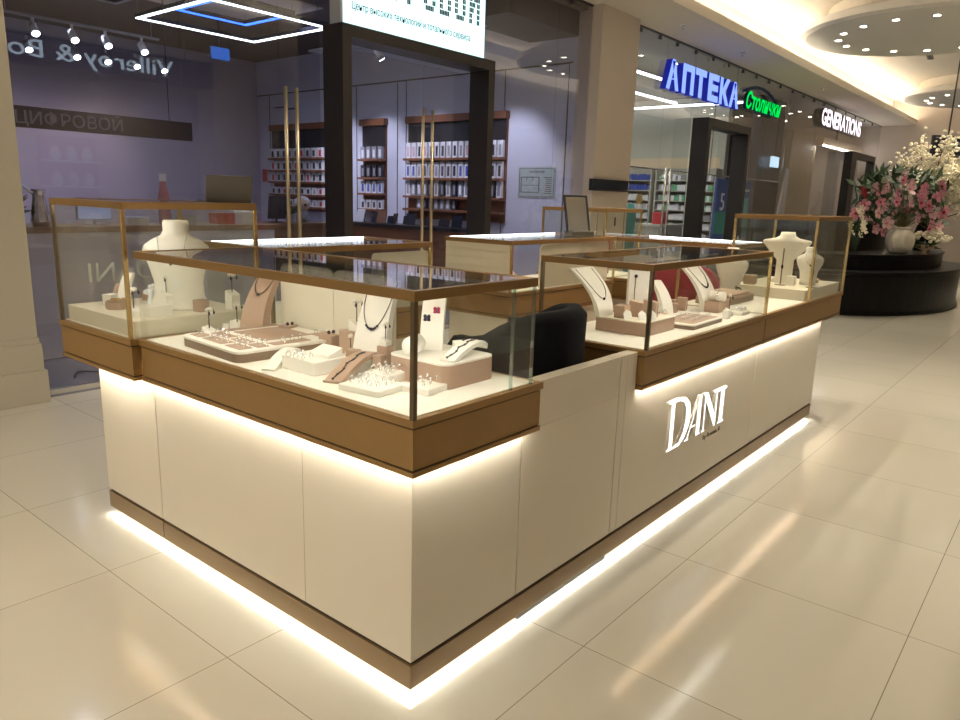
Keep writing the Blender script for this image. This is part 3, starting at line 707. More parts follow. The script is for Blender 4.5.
for i, (x, y, z, la) in enumerate(((.42, 1.12, .05, 'pair of dark earrings on the taupe block behind the compartment tray'), (.385, .82, .062, 'pair of dark earrings on the tilted taupe block beside the compartment tray'))):
    o = thing('earrings', la, 'earrings', (x, y, ZD+z)); 
    for s in (-1, 1): MB().ball(.007, (s*.011, -.012, .006), (1, .8, 1.1), 7, 5).build('drop', 'gem_dark', o)
cube('largest taupe cube with an earring tree on top in the near counter', .42, .70, ZD, .085, .11, .085, .05)
estand(.42, .705, ZD+.085, .1, 'small white earring stand on the largest taupe cube', le='pair of pale drop earrings on the tree atop the largest taupe cube')
cube('small taupe block standing before the largest taupe cube', .315, .60, ZD, .04, .045, .045, .3)
estand(.325, .63, ZD, .6, 'little white earring stand tucked behind the small taupe block', ge=False, sc=.8)
cube('taupe post block left of the cream box', .37, .50, ZD, .04, .045, .065, .2)
t = thing('earring_box', 'oblong white earring box in front of the compartment tray', 'display block', (.135, .605, ZD), .0)
MB().box(-.055, .085, -.085, .085, 0, .045).build('body', 'leatherette', t, bevel=.003); MB().prism([(-.03, .045), (.03, .045), (.03, .075), (-.03, .055)], lambda u, v, k: (.045+u, -.07+.10*k, v)).build('wedge', 'leatherette', t, bevel=.002)
rings(.10, .62, ZD+.0445, 2, 3, .035, .035, .1, 'small ring set on the oblong white box', 'rings on the oblong white box')
r1 = ramp('low white arched bracelet ramp between tray and oblong box', .12, .745, ZD, .24, .045, .04, .016, -.0+math.radians(32))
r2 = ramp('taupe arched bracelet ramp at the front of the near counter', .20, .47, ZD, .30, .06, .055, .018, math.radians(22), 'taupe')
bracelet_on('dark chain bracelet lying over the taupe ramp', .20, .47, ZD, .30, .055, math.radians(22), 'steel_dark')
ring_tray('square white ring tray nearest the front glass', .105, .275, ZD, .13, .155, .02, .12)
ring_tray('square white ring tray beside the cream box near the front glass', .215, .16, ZD, .11, .10, .02, .12)
ring_tray('small raised white ring tray behind the nearest one', .215, .33, ZD, .10, .10, .03, .12)
for a in ((.105, .275, 3, 4, .034, .034), (.215, .16, 3, 2, .032, .036)): rings(a[0], a[1], ZD+.0205, a[2], a[3], a[4], a[5], .12, 'silver ring standing in a low white tray near the front glass', 'rings in the low white trays')
rings(.215, .33, ZD+.0305, 3, 3, .028, .030, .12, 'silver ring standing in the raised white tray', 'rings in the raised white tray')
t = thing('display_box', 'large taupe box with a white top at the right end of the near counter', 'display box', (.375, .235, ZD)); 
MB().prism(rounded(-.125, .115, -.125, .13, .03, False), lambda u, v, k: (u, v, .072*k)).build('body', 'taupe', t)
MB().prism(rounded(-.125, .115, -.125, .13, .03, False), lambda u, v, k: (u, v, .072+.007*k)).build('lid', 'leatherette', t, bevel=.0015)
ZB = ZD+.079
ramp('white arched bracelet ramp on top of the taupe box', .385, .155, ZB, .21, .05, .045, .016, math.radians(8))
bracelet_on('dark chain bracelet over the white ramp on the taupe box', .385, .155, ZB, .21, .045, math.radians(8), 'steel_dark')
t = tag(MB().lathe([(.004, -.045), (.024, -.043), (.030, -.034), (.030, .034), (.024, .043), (.004, .045)], (0, 0, .03), 20, Matrix.Rotation(PI/2, 3, 'Y') @ Matrix.Rotation(0, 3, 'Z')).build('watch_cushion', 'leatherette', smooth=True), 'round white cushion roll on the left of the taupe box', 'cushion'); t.location = (.30, .295, ZB); t.rotation_euler.z = .5
st = curved_stand('tall white curved stand with pinned butterflies on the taupe box', .41, .315, ZB, .075, .175, .07, .035, -1.0, wt=.075)
for i, (x, z, g) in enumerate(((.012, .105, 'gem_red'), (-.018, .085, 'gem_dark'))):
    b = thing('brooch', ('red' if i == 0 else 'dark')+' butterfly brooch pinned to the tall white stand', 'brooch', (.41, .315, ZB), -1.0)
    z *= 1.2; a = z/.175; yy = -.035+.07*a*a
    mb = MB()
    for sx in (-1, 1):
        for sz in (-1, 1): mb.ball(.0065, (x+sx*.006, yy-.003, z+sz*.006), (1, .35, 1.1), 7, 5)
    mb.build('wings', g, b); MB().ball(.003, (x, yy-.005, z), (.8, 1, 3), 6, 4).build('body', 'steel_dark', b)
cube('small white sloping earring block on the taupe box beside the tall stand', .435, .22, ZB, .035, .035, .035, -.4, 'leatherette', .012)
curved_stand('white curved necklace stand in the middle of the near counter', .40, .575, ZD, .13, .275, .13, .05, -1.2)
chain('dark flower necklace on the white curved stand of the near counter', .40, .575, ZD, .11, .275, .13, -1.2, .55, 'steel_dark', 7)
cube('taupe block between the white curved stand and the taupe box', .30, .455, ZD, .035, .035, .05, .2)
estand(.37, .50, ZD+.065, .2, 'little white earring stand on the taupe post block', sc=.7, le='tiny dark earrings on the taupe post block')
for k, (x, y) in enumerate(((.30, 1.385), (.44, 1.20))):
    p = tag(MB().box(-.013, .013, -.001, .001, 0, .034).build('price_tag', 'tag_paper'), ('white price tag standing before the tall case platform', 'white price tag beside the taupe necklace stand')[k], 'price tag'); p.location = (x, y, ZD); p.rotation_euler = (-.2, 0, -1.0)
# ---- tall counter B
ZP = .9325
bust('large white neck bust in the tall left corner counter', .27, 1.68, ZP, -.8, .375, .28, wide=True)
pendant_on('necklace with pendant on the large white bust', .27, 1.68, ZP, -.8, .375, .30)
t = thing('hexagonal_box', 'small brown hexagonal box of beads at the left of the tall case', 'box', (.07, 1.83, ZP), .3)
MB().lathe([(.05, 0), (.05, .03)], seg=6).build('body', 'taupe', t); MB().lathe([(.045, .03), (.045, .034)], seg=6).build('lining', 'taupe_dark', t)
mb = MB()
for k in range(26): a = random.uniform(0, 2*PI); q = .038*math.sqrt(random.random()); mb.ball(.006, (q*math.cos(a), q*math.sin(a), .037), u=6, v=4)
mb.build('beads', 'gold', t)['kind'] = 'stuff'
curved_stand('small white curved stand behind the hexagonal box', .13, 1.88, ZP, .05, .14, .06, .03, -1.0)
cube('white block beside the small curved stand in the tall case', .09, 1.93, ZP, .05, .05, .05, .3, 'leatherette')
cube('taupe block deep in the tall left case', .30, 1.98, ZP, .07, .06, .045, .3)
cube('low white oblong block at the front of the tall left case', .10, 1.56, ZP, .10, .075, .045, 0, 'leatherette')
cube('white block left of the large bust in the tall left case', .20, 1.66, ZP, .045, .05, .045, .2, 'leatherette')
cube('taller white block near the large bust', .30, 1.84, ZP, .06, .06, .075, .2, 'leatherette')
cube('taupe block in front of the large bust', .29, 1.545, ZP, .05, .045, .05, .2)
estand(.20, 1.66, ZP+.045, .3, 'tiny white earring tree on the white block beside the large bust', sc=.9, le='tiny dark earrings on the white block beside the large bust')
for i, (x, y, la) in enumerate(((.24, 1.90, 'left'), (.27, 1.93, 'right'))):
    t = thing('glass_figurine', la+' small clear glass angel figurine in the tall left case', 'figurine', (x-.03, y-.08, ZP))
    MB().lathe([(.022, 0), (.016, .02), (.008, .05), (.014, .065), (.004, .075)], seg=12).build('body', 'gem_clear', t, smooth=True); MB().ball(.009, (0, 0, .084)).build('head', 'gem_clear', t, smooth=True); MB().ball(.014, (0, .01, .06), (2, .3, 1), 8, 5).build('wings', 'gem_clear', t)
pt = tag(MB().box(-.014, .014, -.001, 0, -.032, 0).build('price_tag', 'tag_paper'), 'white price tag hanging at the large bust', 'price tag'); pt.location = (.235, 1.61, ZP+.135); pt.rotation_euler = (0, .5, -.6)
cube('small white block at the right end of the tall left case', .43, 1.53, ZP, .045, .045, .04, .1, 'leatherette')
estand(.43, 1.53, ZP+.04, .2, 'white earring stand on the small block at the right end of the tall left case', le='pair of dark earrings at the right end of the tall left case')
estand(.03, 1.60, ZP, .4, 'white earring stand close to the left glass of the tall left case', le='pair of dark earrings close to the left glass of the tall case')
ramp('taupe bracelet ramp leaning behind the small curved stand', .16, 1.99, ZP, .14, .05, .08, .018, .9, 'taupe')
t = thing('laptop', 'dark bronze laptop open on top of the tall left glass case, its back to us', 'laptop', (.43, 1.56, 1.3852), -.25)
MB().box(-.095, .095, -.06, .07, 0, .010).build('keyboard_base', 'laptop', t, bevel=.002)
LM = Matrix.Translation((0, -.055, .010)) @ Matrix.Rotation(.25, 4, 'X')
MB().box(-.095, .095, -.006, 0, 0, .105, M=LM).build('lid', 'laptop', t, bevel=.002)
MB().box(-.088, .088, .0002, .0012, .008, .098, M=LM).build('screen', 'screen', t)
# ---- counter C
t = thing('display_platform', 'low taupe platform with cream top beside the corner post of the middle counter', 'display box', (1.68, .22, ZD), .0)
MB().box(-.14, .15, -.11, .14, 0, .058).build('body', 'taupe', t, bevel=.002); MB().box(-.143, .153, -.113, .143, .058, .064).build('lid', 'cream', t, bevel=.001)
ZC = ZD+.064
cube('left taupe block on the platform of the middle counter', 1.60, .262, ZC, .07, .05, .055, .1); cube('centre taupe block on the platform of the middle counter', 1.665, .225, ZC, .04, .06, .075, .2, slope=.01); cube('right taupe block on the platform of the middle counter', 1.715, .18, ZC, .05, .06, .08, .2, slope=.012)
for i, (x, y, la) in enumerate(((1.56, .235, 'leftmost'), (1.585, .18, 'middle'), (1.62, .15, 'rightmost'))):
    p = tag(MB().prism([(-.02, 0), (.02, 0), (.02, .032), (0, .045), (-.02, .032)], lambda u, v, k: (u, .0015*k, v)).build('price_tag', 'tag_paper'), la+' white price tag leaning on the platform of the middle counter', 'price tag'); p.location = (x, y-.03, ZC); p.rotation_euler = (-.3, .15*(i-1), -.5)
sw = curved_stand('large white sweeping necklace stand at the left of the middle counter', 1.585, .405, ZC, .10, .205, .15, .025, -.1, wt=.17)
chain('dark thin necklace with pendant on the large sweeping stand', 1.585, .405, ZC, .12, .205, .15, -.1, .6, 'steel_dark', 1)
o = tag(MB().box(-.055, .055, -.015, .015, 0, .24).build('display_slab', 'leatherette', bevel=.004), 'upright white slab carrying a long dark chain in the middle counter', 'display slab'); o.location = (2.08, .44, ZD); o.rotation_euler.z = -.75
t = thing('necklace', 'long dark chain hanging down the upright white slab', 'necklace', (2.08, .44, ZD), -.75)
MB().tube([(-.02, -.018, .20), (-.022, -.018, .12), (-.02, -.018, .05)], .002, 5).build('chain', 'steel_dark', t); MB().ball(.009, (-.02, -.02, .205)).build('clasp', 'gem_dark', t)
curved_stand('second white curved stand hidden behind the corner post blocks', 2.25, .38, ZD, .09, .17, .09, .03, -.2)
curved_stand('white sweeping necklace stand right of the middle counter post', 2.58, .33, ZD, .13, .265, .18, .03, -.1, wt=.19)
chain('dark stone necklace on the sweeping stand right of the post', 2.58, .33, ZD, .13, .265, .18, -.1, .5, 'steel_dark', 9)
def flat_tray(lab, x, y, w, d, rz, glab, gr, z=ZD):
    t = thing('jewellery_tray', lab, 'jewellery tray', (x, y, z), rz)
    slab(t, 'taupe_dark', 'side', w, d, .02, 0, .018); tf = slab(t, 'leatherette', 'top_frame', w+.006, d+.006, .022, .018, .025, b=.0015)
    for k in (-1, 0, 1): MB().box(-w/2+.03, w/2-.03, k*d*.29-.025, k*d*.29+.025, .0252, .0268).build('pad', 'taupe', tf)
    for k in (-1, 0, 1):
        cx = x-k*d*.29*math.sin(rz); cy = y+k*d*.29*math.cos(rz); rings(cx, cy, z+.0245, 8, 1, .03, .03, rz, glab, gr)
flat_tray('rounded white ring tray near the front glass of the middle counter', 2.06, .135, .38, .19, .02, 'ring in the front rounded tray of the middle counter', 'rings in the front tray of the middle counter')
flat_tray('white ring tray behind the rounded one in the middle counter', 2.02, .35, .26, .17, .0, 'ring in the rear tray of the middle counter', 'rings in the rear tray of the middle counter')
for k, (x, y) in enumerate(((2.34, .36), (2.40, .40), (2.46, .36))): cube('small taupe block, %s of three before the second white stand' % ('left', 'middle', 'right')[k], x, y, ZD, .05, .05, .05+.01*k, .2)
t = thing('watch_stand', 'taupe watch stand with bracelets behind the right end of the middle counter', 'watch stand', (2.55, .20, ZD), 0)
MB().box(-.05, .12, -.03, .05, 0, .06).build('base', 'taupe', t, bevel=.002); MB().lathe([(.002, -.04), (.026, -.04), (.026, .04), (.002, .04)], (0, 0, .086), 16, Matrix.Rotation(PI/2, 3, 'X')).build('roll', 'leatherette', t, smooth=True)
MB().tube([(.034*math.cos(a*PI/8), -.01, .086+.034*math.sin(a*PI/8)) for a in range(16)], .003, 6, True).build('bracelet', 'silver', t)
cube('small white block at the right end of the middle counter', 2.36, .07, ZD, .03, .03, .045, 0, 'leatherette')
estand(2.47, .10, ZD, .4, 'small white earring stand at the right end of the middle counter', le='pair of small dark earrings at the right end of the middle counter')
ring_tray('low white tray of rings at the right end of the middle counter', 2.57, .08, ZD, .10, .075, .018, .0)
rings(2.57, .08, ZD+.0185, 4, 3, .022, .02, 0, 'ring in the low white tray at the right end of the middle counter', 'rings in the low tray at the right end')
# ---- open deck and counter D
t = thing('drawer_box', 'taupe stacked drawer box on the open part of the counter', 'drawer box', (3.02, .33, ZD), .0)
MB().box(-.22, .22, -.09, .10, 0, .045).build('body', 'taupe', t, bevel=.003); MB().box(-.20, .16, -.085, .10, .045, .062).build('folded_mat', 'taupe', t, bevel=.005); MB().box(-.205, .205, -.094, -.09, .008, .036).build('drawer', 'taupe_dark', t)
o = thing('watch', 'silver wrist watch lying on the taupe drawer box', 'watch', (3.20, .30, ZD+.045)); MB().lathe([(.02, 0), (.02, .008)], seg=16).build('case', 'silver', o); MB().tube([(.0, -.0, .006), (.02, .02, .02), (.0, .045, .03), (-.025, .03, .02), (-.02, .01, .006)], .006, 6).build('strap', 'steel_dark', o)
bust('cream neck bust standing behind the drawer box in the open counter', 3.30, .42, ZD, -1.2, .31, .20, 'leatherette')
ab = thing('jewellery_bust', 'angular cream shoulder bust at the back of the tall right case', 'display bust', (3.84, .26, ZP), -1.15)
pr = [(0, .09, .045), (.12, .055, .04), (.45, .055, .04), (.62, .11, .05), (.80, .155, .055), (.84, .15, .055), (.88, .075, .05), (.93, .05, .045), (1.0, .045, .04)]
MB().loft([[Vector((a*(1 if abs(math.cos(q)) > .5 else .9)*math.cos(q), b*math.sin(q), h*.34)) for q in [2*PI*i/20 for i in range(20)]] for h, a, b in pr]).build('torso', 'leatherette', ab, smooth=True)
bust('smaller cream torso bust at the front of the tall right case', 3.84, .10, ZP, -1.2, .25, .17, 'leatherette')
pendant_on('fine necklace on the smaller cream torso bust', 3.84, .10, ZP, -1.2, .25, .17, 'gold')
for i, (x, y, h, la) in enumerate(((3.66, .22, .24, 'left thin dark jewellery rod stand in the tall right case'), (3.68, .03, .19, 'right thin dark jewellery rod stand in the tall right case'))):
    t = thing('rod_stand', la, 'jewellery stand', (x, y, ZP)); MB().lathe([(.035, 0), (.035, .004)], seg=16).build('foot', 'dark_bronze', t); MB().cyl(.004, (0, 0, .004), (0, 0, h), 8).build('rod', 'dark_bronze', t); MB().ball(.01, (.0, 0, h*.5), (.8, .8, 1.6), 8, 5).build('pendant', 'gem_dark', t)
cube('small white cube between the two busts in the tall right case', 3.72, .17, ZP, .07, .05, .06, .1, 'leatherette')
cube('taupe wedge at the right end of the tall right case', 4.05, .12, ZP, .09, .07, .05, .2, 'taupe', .03)
cube('brown block behind the left rod in the tall right case', 3.55, .38, ZP, .07, .07, .06, .1, 'taupe')
# ---- back counters
t = thing('table_mirror', 'small framed table mirror tilted on the back centre counter', 'mirror', (3.38, 1.62, 1.185), -.45); t.scale = (1.12,)*3
Mx = Matrix.Translation((0, .0, .02)) @ Matrix.Rotation(-.28, 4, 'X')
MB().box(-.085, .085, -.05, .05, 0, .03).build('base', 'laptop', t, bevel=.002)
mb = MB(); mb.box(-.09, .09, 0, .012, .0, .012, Mx).box(-.09, .09, 0, .012, .238, .25, Mx).box(-.09, -.078, 0, .012, .012, .238, Mx).box(.078, .09, 0, .012, .012, .238, Mx); mb.build('frame', 'dark_frame', t)
MB().box(-.078, .078, .003, .009, .012, .238, Mx).build('mirror_glass', 'mirror_glass', t)
bust('small brown bust in the glass part of the back centre counter', 2.42, 1.60, ZD, -.6, .22, .17, 'wood_red')
bust('cream bust at the right of the back centre counter', 3.35, 1.70, ZD, -.9, .24, .18)
cube('low white block at the glass end of the back centre counter', 2.50, 1.50, ZD, .12, .05, .04, .1, 'leatherette')
t = thing('necklace', 'pink bead necklace heaped beside the brown bust', 'necklace', (2.52, 1.60, ZD)); MB().tube([(.05*math.cos(a*PI/6), .03*math.sin(a*PI/6), .09+.02*math.sin(a)) for a in range(12)], .004, 6, True).build('beads', 'petal_pale', t); MB().box(-.05, .05, -.02, .02, 0, .085).build('rest', 'cream', t)
ramp('cream bracelet stand in the back left counter', 1.35, 1.65, ZD, .2, .06, .07, .02, .3)
cube('taupe block in the back left counter', .9, 1.65, ZD, .08, .08, .08, .1)
bust('cream bust in the tall far corner case', 3.78, 1.78, ZD, -.9, .27, .2)
cube('small red block in the tall far corner case', 3.92, 1.70, ZD, .06, .06, .30, .1, 'pack_red')
for k, x in enumerate((3.85, 4.02)): bust('cream bust, %s of two in the far right counter' % ('left', 'right')[k], x, 1.0+.2*k, ZD, -1.2, .2, .16)
# ================================================================ SHOP ONE INTERIOR
def shelf_unit(label, x, y0, y1, z0, z1, zs, head=.36, m='wood_red'):
    t = thing('wall_shelf_unit', label, 'shelf unit', (x, (y0+y1)/2, z0)); of = Vector(t.location)
    MB(of).box(x-.03, x, y0, y1, z0, z1).build('back_panel', m, t)
    MB(of).box(x-.10, x, y0-.02, y1+.02, z1-.10, z1+.005).build('top_board', 'wood_red', t)
    MB(of).box(x-.05, x-.03, y0+.01, y1-.01, z1-.10-head, z1-.10).build('header_panel', 'dark_board', t)
    for z in zs: MB(of).box(x-.16, x-.03, y0, y1, z-.035, z).build('shelf', m, t)
    return t
PK = {}
def pack(kind, w, h, d, body, face):
    t = thing('accessory_pack', 'pack', 'accessory pack', (0, 0, -5)); MB().box(-d, 0, -w/2, w/2, 0, h).build('box', body, t)
    MB().box(-d-.002, -d, -w*.25, w*.25, h*.12, h*.75).build('printed_panel', face, t); return t
PKDEF = [('pack_white', 'pack_black'), ('pack_white', 'pack_grey'), ('pack_white', 'pack_pink'), ('pack_black', 'pack_grey'), ('pack_grey', 'pack_white'), ('pack_white', 'pack_red'), ('pack_white', 'pack_blue')]
protos = {}
def put_pack(i, x, y, z, w, h, label, group):
    key = (i, round(w, 3), round(h, 3))
    if key not in protos:
        t = pack('p', w, h, .05, *PKDEF[i]); t.location = (x, y, z); t['label'] = label; t['group'] = group; protos[key] = t
    else: copyof(protos[key], (x, y, z), 0, label, group)
WX = 7.40
f = 1.016   # shelf face slightly in front of the wall
SH = [('brown wall shelf unit full of phone accessories behind the right handles', 5.42, 7.42, 1.08, 2.66, (2.02, 1.72, 1.44, 1.24), 16, .24, 'packs on the brown shelves right of the dark post'),
      ('narrow brown wall shelf unit in the middle of the shop side wall', 7.95, 8.52, 1.15, 2.66, (2.02, 1.72, 1.46, 1.20), 4, .20, 'packs on the narrow brown shelf unit'),
      ('far brown wall shelf unit left of the dark portal post', 9.5, 11.1, 1.10, 2.66, (2.06, 1.84, 1.63, 1.40, 1.18), 9, .17, 'packs on the far brown shelf unit')]
for k, (la, y0, y1, z0, z1, zs, nn, hh, gr) in enumerate(SH):
    shelf_unit(la, WX+.0195, y0, y1, z0, z1, zs)
    for ri, z in enumerate(zs):
        for i in range(nn):
            y = y0+(i+.5)*(y1-y0)/nn; r = random.random()
            if k == 0 and ri == 3 and (i < 7 or i > 13): continue
            i_ = (0, 0, 1, 2, 6)[random.randrange(5)] if ri < 2 else (3, 4, 1, 3, 4)[random.randrange(5)]
            if k == 1: i_ = (4, 3, 6, 0)[ri]
            if k == 2: i_ = (5, 0, 1, 0)[random.randrange(4)]
            put_pack(i_, WX-.035, y, z+.0005, (y1-y0)/nn*.72, hh if ri < 3 else hh*.75, ('top', 'second', 'third', 'fourth', 'lowest')[ri]+' row retail pack on '+('the brown shelves behind the right door handles' if k == 0 else 'the narrow brown shelf unit' if k == 1 else 'the far brown shelf unit left of the dark post'), gr)
# evacuation plan, exit tag
t = thing('evacuation_plan', 'pale grey green evacuation plan sheet on the shop side wall', 'poster', (7.40, 4.88, 1.46)); of = Vector(t.location)
MB(of).box(7.408, 7.42, 4.56, 5.20, 1.46, 1.885).build('sheet', 'plan_paper', t)
mb = MB(of)
def ln(y0, y1, z0, z1): mb.box(7.405, 7.408, y0, y1, z0, z1)
for y0, y1, z0, z1 in ((4.58, 5.18, 1.86, 1.865), (4.58, 5.18, 1.475, 1.48), (4.58, 4.585, 1.475, 1.865), (5.175, 5.18, 1.475, 1.865), (4.83, 5.15, 1.74, 1.748), (4.83, 5.15, 1.53, 1.538), (4.83, 4.838, 1.53, 1.748), (5.142, 5.15, 1.53, 1.748), (4.83, 5.15, 1.63, 1.635), (4.95, 4.955, 1.70, 1.74), (5.05, 5.055, 1.70, 1.74)): ln(y0, y1, z0, z1)
for k in range(9): ln(4.62, 4.62+.08+.06*random.random(), 1.52+k*.027, 1.527+k*.027)
mb.build('drawing', 'ink', t)
text('heading', 'ПЛАН ЭВАКУАЦИИ', .04, .0005, 'ink', wallMx(0, 0, 0), t, width=.26).location = (.006, .13, .345)
t = tag(MB().box(0, .012, -.07, .07, 0, .24).build('exit_sign', 'pack_red'), 'small red tag sign on the far wall of the shop', 'sign'); t.location = (7.405, 11.42, 1.62)
# desks
def desk(label, x0, x1, y0, y1, h, body='wood_desk', top='wood_desk', over=.03):
    t = thing('shop_counter', label, 'shop counter', ((x0+x1)/2, (y0+y1)/2, 0)); of = Vector(t.location)
    MB(of).box(x0, x1, y0, y1, 0, h-.05).build('body', body, t, bevel=.003); MB(of).box(x0-over, x1+over, y0-over, y1+over, h-.05, h).build('top', top, t, bevel=.003)
    MB(of).box(x0+.05, x1-.05, y0-.004, y0, .1, h-.1).build('front_panel', body, t); return t
desk('long white counter with a brown top at the left inside the shop', .4, 3.3, 5.3, 5.9, 1.10, 'shop_wall', 'wood_desk')
desk('brown wooden counter seen left of the dark portal post', 5.2, 6.7, 8.6, 9.3, .95, 'wood_desk', 'wood_desk')
desk('dark counter running below the brown shelves inside the portal', 6.55, 7.0, 5.6, 8.2, 1.0, 'wood_red', 'dark_board')
# tablets on the dark counter
tb = thing('tablet', 'dark tablet on a stand', 'tablet', (6.75, 5.8, 1.0), -PI/2+.3, 'tablets and gadgets standing on the dark shop counter'); tb['label'] = 'small dark gadget standing on the dark counter inside the portal'
MB().box(-.08, .08, 0, .012, 0, .18, Matrix.Rotation(-.3, 4, 'X')).build('screen', 'screen', tb); MB().box(-.04, .04, 0, .08, 0, .01).build('stand', 'black_plastic', tb)
for k in range(12): copyof(tb, (6.70+.1*(k % 2), 5.95+k*.185, 1.0), -PI/2+random.uniform(-.4, .4), None, None, random.uniform(.6, 1.1))
gadgets = (('brown tilted card holder on the dark counter', 6.66, 7.3, 'wood_red', .16, .12, .2), ('white framed card on the dark counter', 6.62, 7.75, 'pack_white', .14, .03, .22))
for la, x, y, m_, w, d, h in gadgets:
    t = thing('card_holder', la, 'holder', (x, y, 1.0), -PI/2+.3); MB().box(-w/2, w/2, 0, .015, 0, h, Matrix.Rotation(-.35, 4, 'X')).build('plate', m_, t); MB().box(-w/2, w/2, 0, .09, 0, .008).build('base', 'black_plastic', t)
# objects on the wooden counter
t = thing('plush_toy', 'small brown and blue plush doll seated on the wooden counter behind the door handles', 'toy', (6.35, 8.85, .95), -.6)
MB().ball(.11, (0, 0, .10), (1, .9, 1)).build('body', 'pack_grey', t, smooth=True); MB().ball(.12, (0, 0, .29)).build('head', 'toy_skin', t, smooth=True)
MB().ball(.125, (0, .03, .32), (1.05, 1, .9)).build('hair', 'pack_white', t, smooth=True)
mb = MB(); mb.ball(.02, (-.04, -.11, .29)).ball(.02, (.04, -.11, .29)); mb.build('eyes', 'black_plastic', t)
for s in (-1, 1): MB().tube([(s*.07, -.05, .04), (s*.08, -.16, .04)], .03, 8).build('leg', 'pack_grey', t)
t = tag(MB().lathe([(.06, 0), (.06, .24), (.05, .26), (.02, .27)], seg=16).build('canister', 'teal_plastic', smooth=True), 'bright teal canister on the wooden counter behind the door handles', 'canister'); t.location = (5.45, 8.9, .95)
t = thing('monitor', 'dark monitor back standing on the wooden counter', 'monitor', (5.85, 8.85, .95), .2); MB().box(-.2, .22, 0, .03, .06, .42, Matrix.Rotation(.12, 4, 'X')).build('housing', 'pack_black', t); MB().cyl(.02, (0, .02, 0), (0, .02, .12)).build('neck', 'black_plastic', t); MB().box(-.1, .1, -.06, .1, 0, .012).build('foot', 'black_plastic', t)
t = thing('potted_plant', 'small dark leafy plant on the wooden counter', 'plant', (6.05, 8.8, .95)); MB().lathe([(.05, 0), (.07, .12), (.06, .12)], seg=14).build('pot', 'pack_grey', t)
mb = MB()
for k in range(26):
    a = random.uniform(0, 6.28); e = random.uniform(.4, 1.4); L = random.uniform(.1, .24); p = Vector((math.cos(a)*math.cos(e), math.sin(a)*math.cos(e), math.sin(e)))*L; mb.tube([(0, 0, .12), Vector((0, 0, .12))+p*.6, Vector((0, 0, .12))+p], [.004, .016, .001], 5)
mb.build('leaves', 'leaf', t)
# objects on the left counter
t = thing('monitor', 'pale blue lit computer monitor on the long left counter', 'monitor', (1.60, 5.55, 1.10), .1); t.scale = (.7,)*3
MB().box(-.23, .23, 0, .03, .06, .34).build('housing', 'pack_grey', t); MB().box(-.215, .215, -.002, 0, .075, .325).build('screen', 'monitor_glow', t); MB().cyl(.02, (0, .02, 0), (0, .02, .1)).build('neck', 'pack_grey', t); MB().box(-.1, .1, -.06, .1, 0, .01).build('foot', 'pack_grey', t)
t = thing('bottle', 'tall dark red bottle with a white cap on the long left counter', 'bottle', (2.22, 5.5, 1.10)); MB().lathe([(.05, 0), (.055, .05), (.05, .26), (.03, .36), (.028, .40)], seg=16).build('body', 'opp_pink', t, smooth=True); MB().lathe([(.032, .40), (.032, .47)], seg=14).build('cap', 'pack_white', t); MB().lathe([(.056, .16), (.056, .21)], seg=14, cap=False).build('label_band', 'pack_green', t)
t = thing('pitcher', 'silver pitcher with a curved white handle on the left counter edge', 'pitcher', (1.10, 5.40, 1.10)); MB().lathe([(.06, 0), (.075, .05), (.055, .18), (.045, .24), (.055, .30)], seg=18).build('body', 'silver', t, smooth=True); MB().tube([(-.05, 0, .27), (-.12, 0, .33), (-.17, 0, .26), (-.20, 0, .2)], .012, 7).build('handle', 'pack_white', t, smooth=True)
t = thing('potted_plant', 'dark leafy plant at the left end of the long counter', 'plant', (.85, 5.5, 1.10)); MB().lathe([(.06, 0), (.08, .10), (.07, .10)], seg=14).build('pot', 'black_plastic', t)
mb = MB()
for k in range(40):
    a = random.uniform(0, 6.28); e = random.uniform(.0, 1.2); L = random.uniform(.12, .26); p = Vector((math.cos(a)*math.cos(e), math.sin(a)*math.cos(e), math.sin(e)))*L; mb.tube([(0, 0, .1), Vector((0, 0, .1))+p*.6, Vector((0, 0, .1))+p], [.004, .018, .001], 5)
mb.build('leaves', 'leaf', t)
for k, (x, w, m_) in enumerate(((1.95, .2, 'pack_white'), (2.45, .15, 'pack_grey'), (2.85, .2, 'pack_red'), (3.1, .14, 'pack_white'))):
    o = MB().box(-w/2, w/2, -.08, .08, 0, .07+.02*k).build('carton', m_, bevel=.004); o.location = (x, 5.55, 1.10); tag(o, ('white low', 'grey small', 'red', 'small white taller')[k]+' carton on the long left counter', 'carton')
# cable on the shop floor, floor pad
o = MB().tube([(.9+.05*i, 4.5+.13*math.sin(i*.8)+.02*i, .006) for i in range(18)], .006, 6).build('cable', 'black_plastic', smooth=True); tag(o, 'thin black cable lying on the shop floor at the left', 'cable')
o = MB().box(-.05, .05, -.03, .03, 0, .025).build('plug', 'black_plastic', bevel=.006); o.location = (1.25, 4.42, 0); tag(o, 'black plug end of the cable on the shop floor', 'plug')
o = MB().box(-.5, .5, -.5, .5, 0, .02).build('floor_mat', 'shop_floor'); o.location = (4.0, 5.2, 0); tag(o, 'dark entrance mat inside the portal', 'mat')
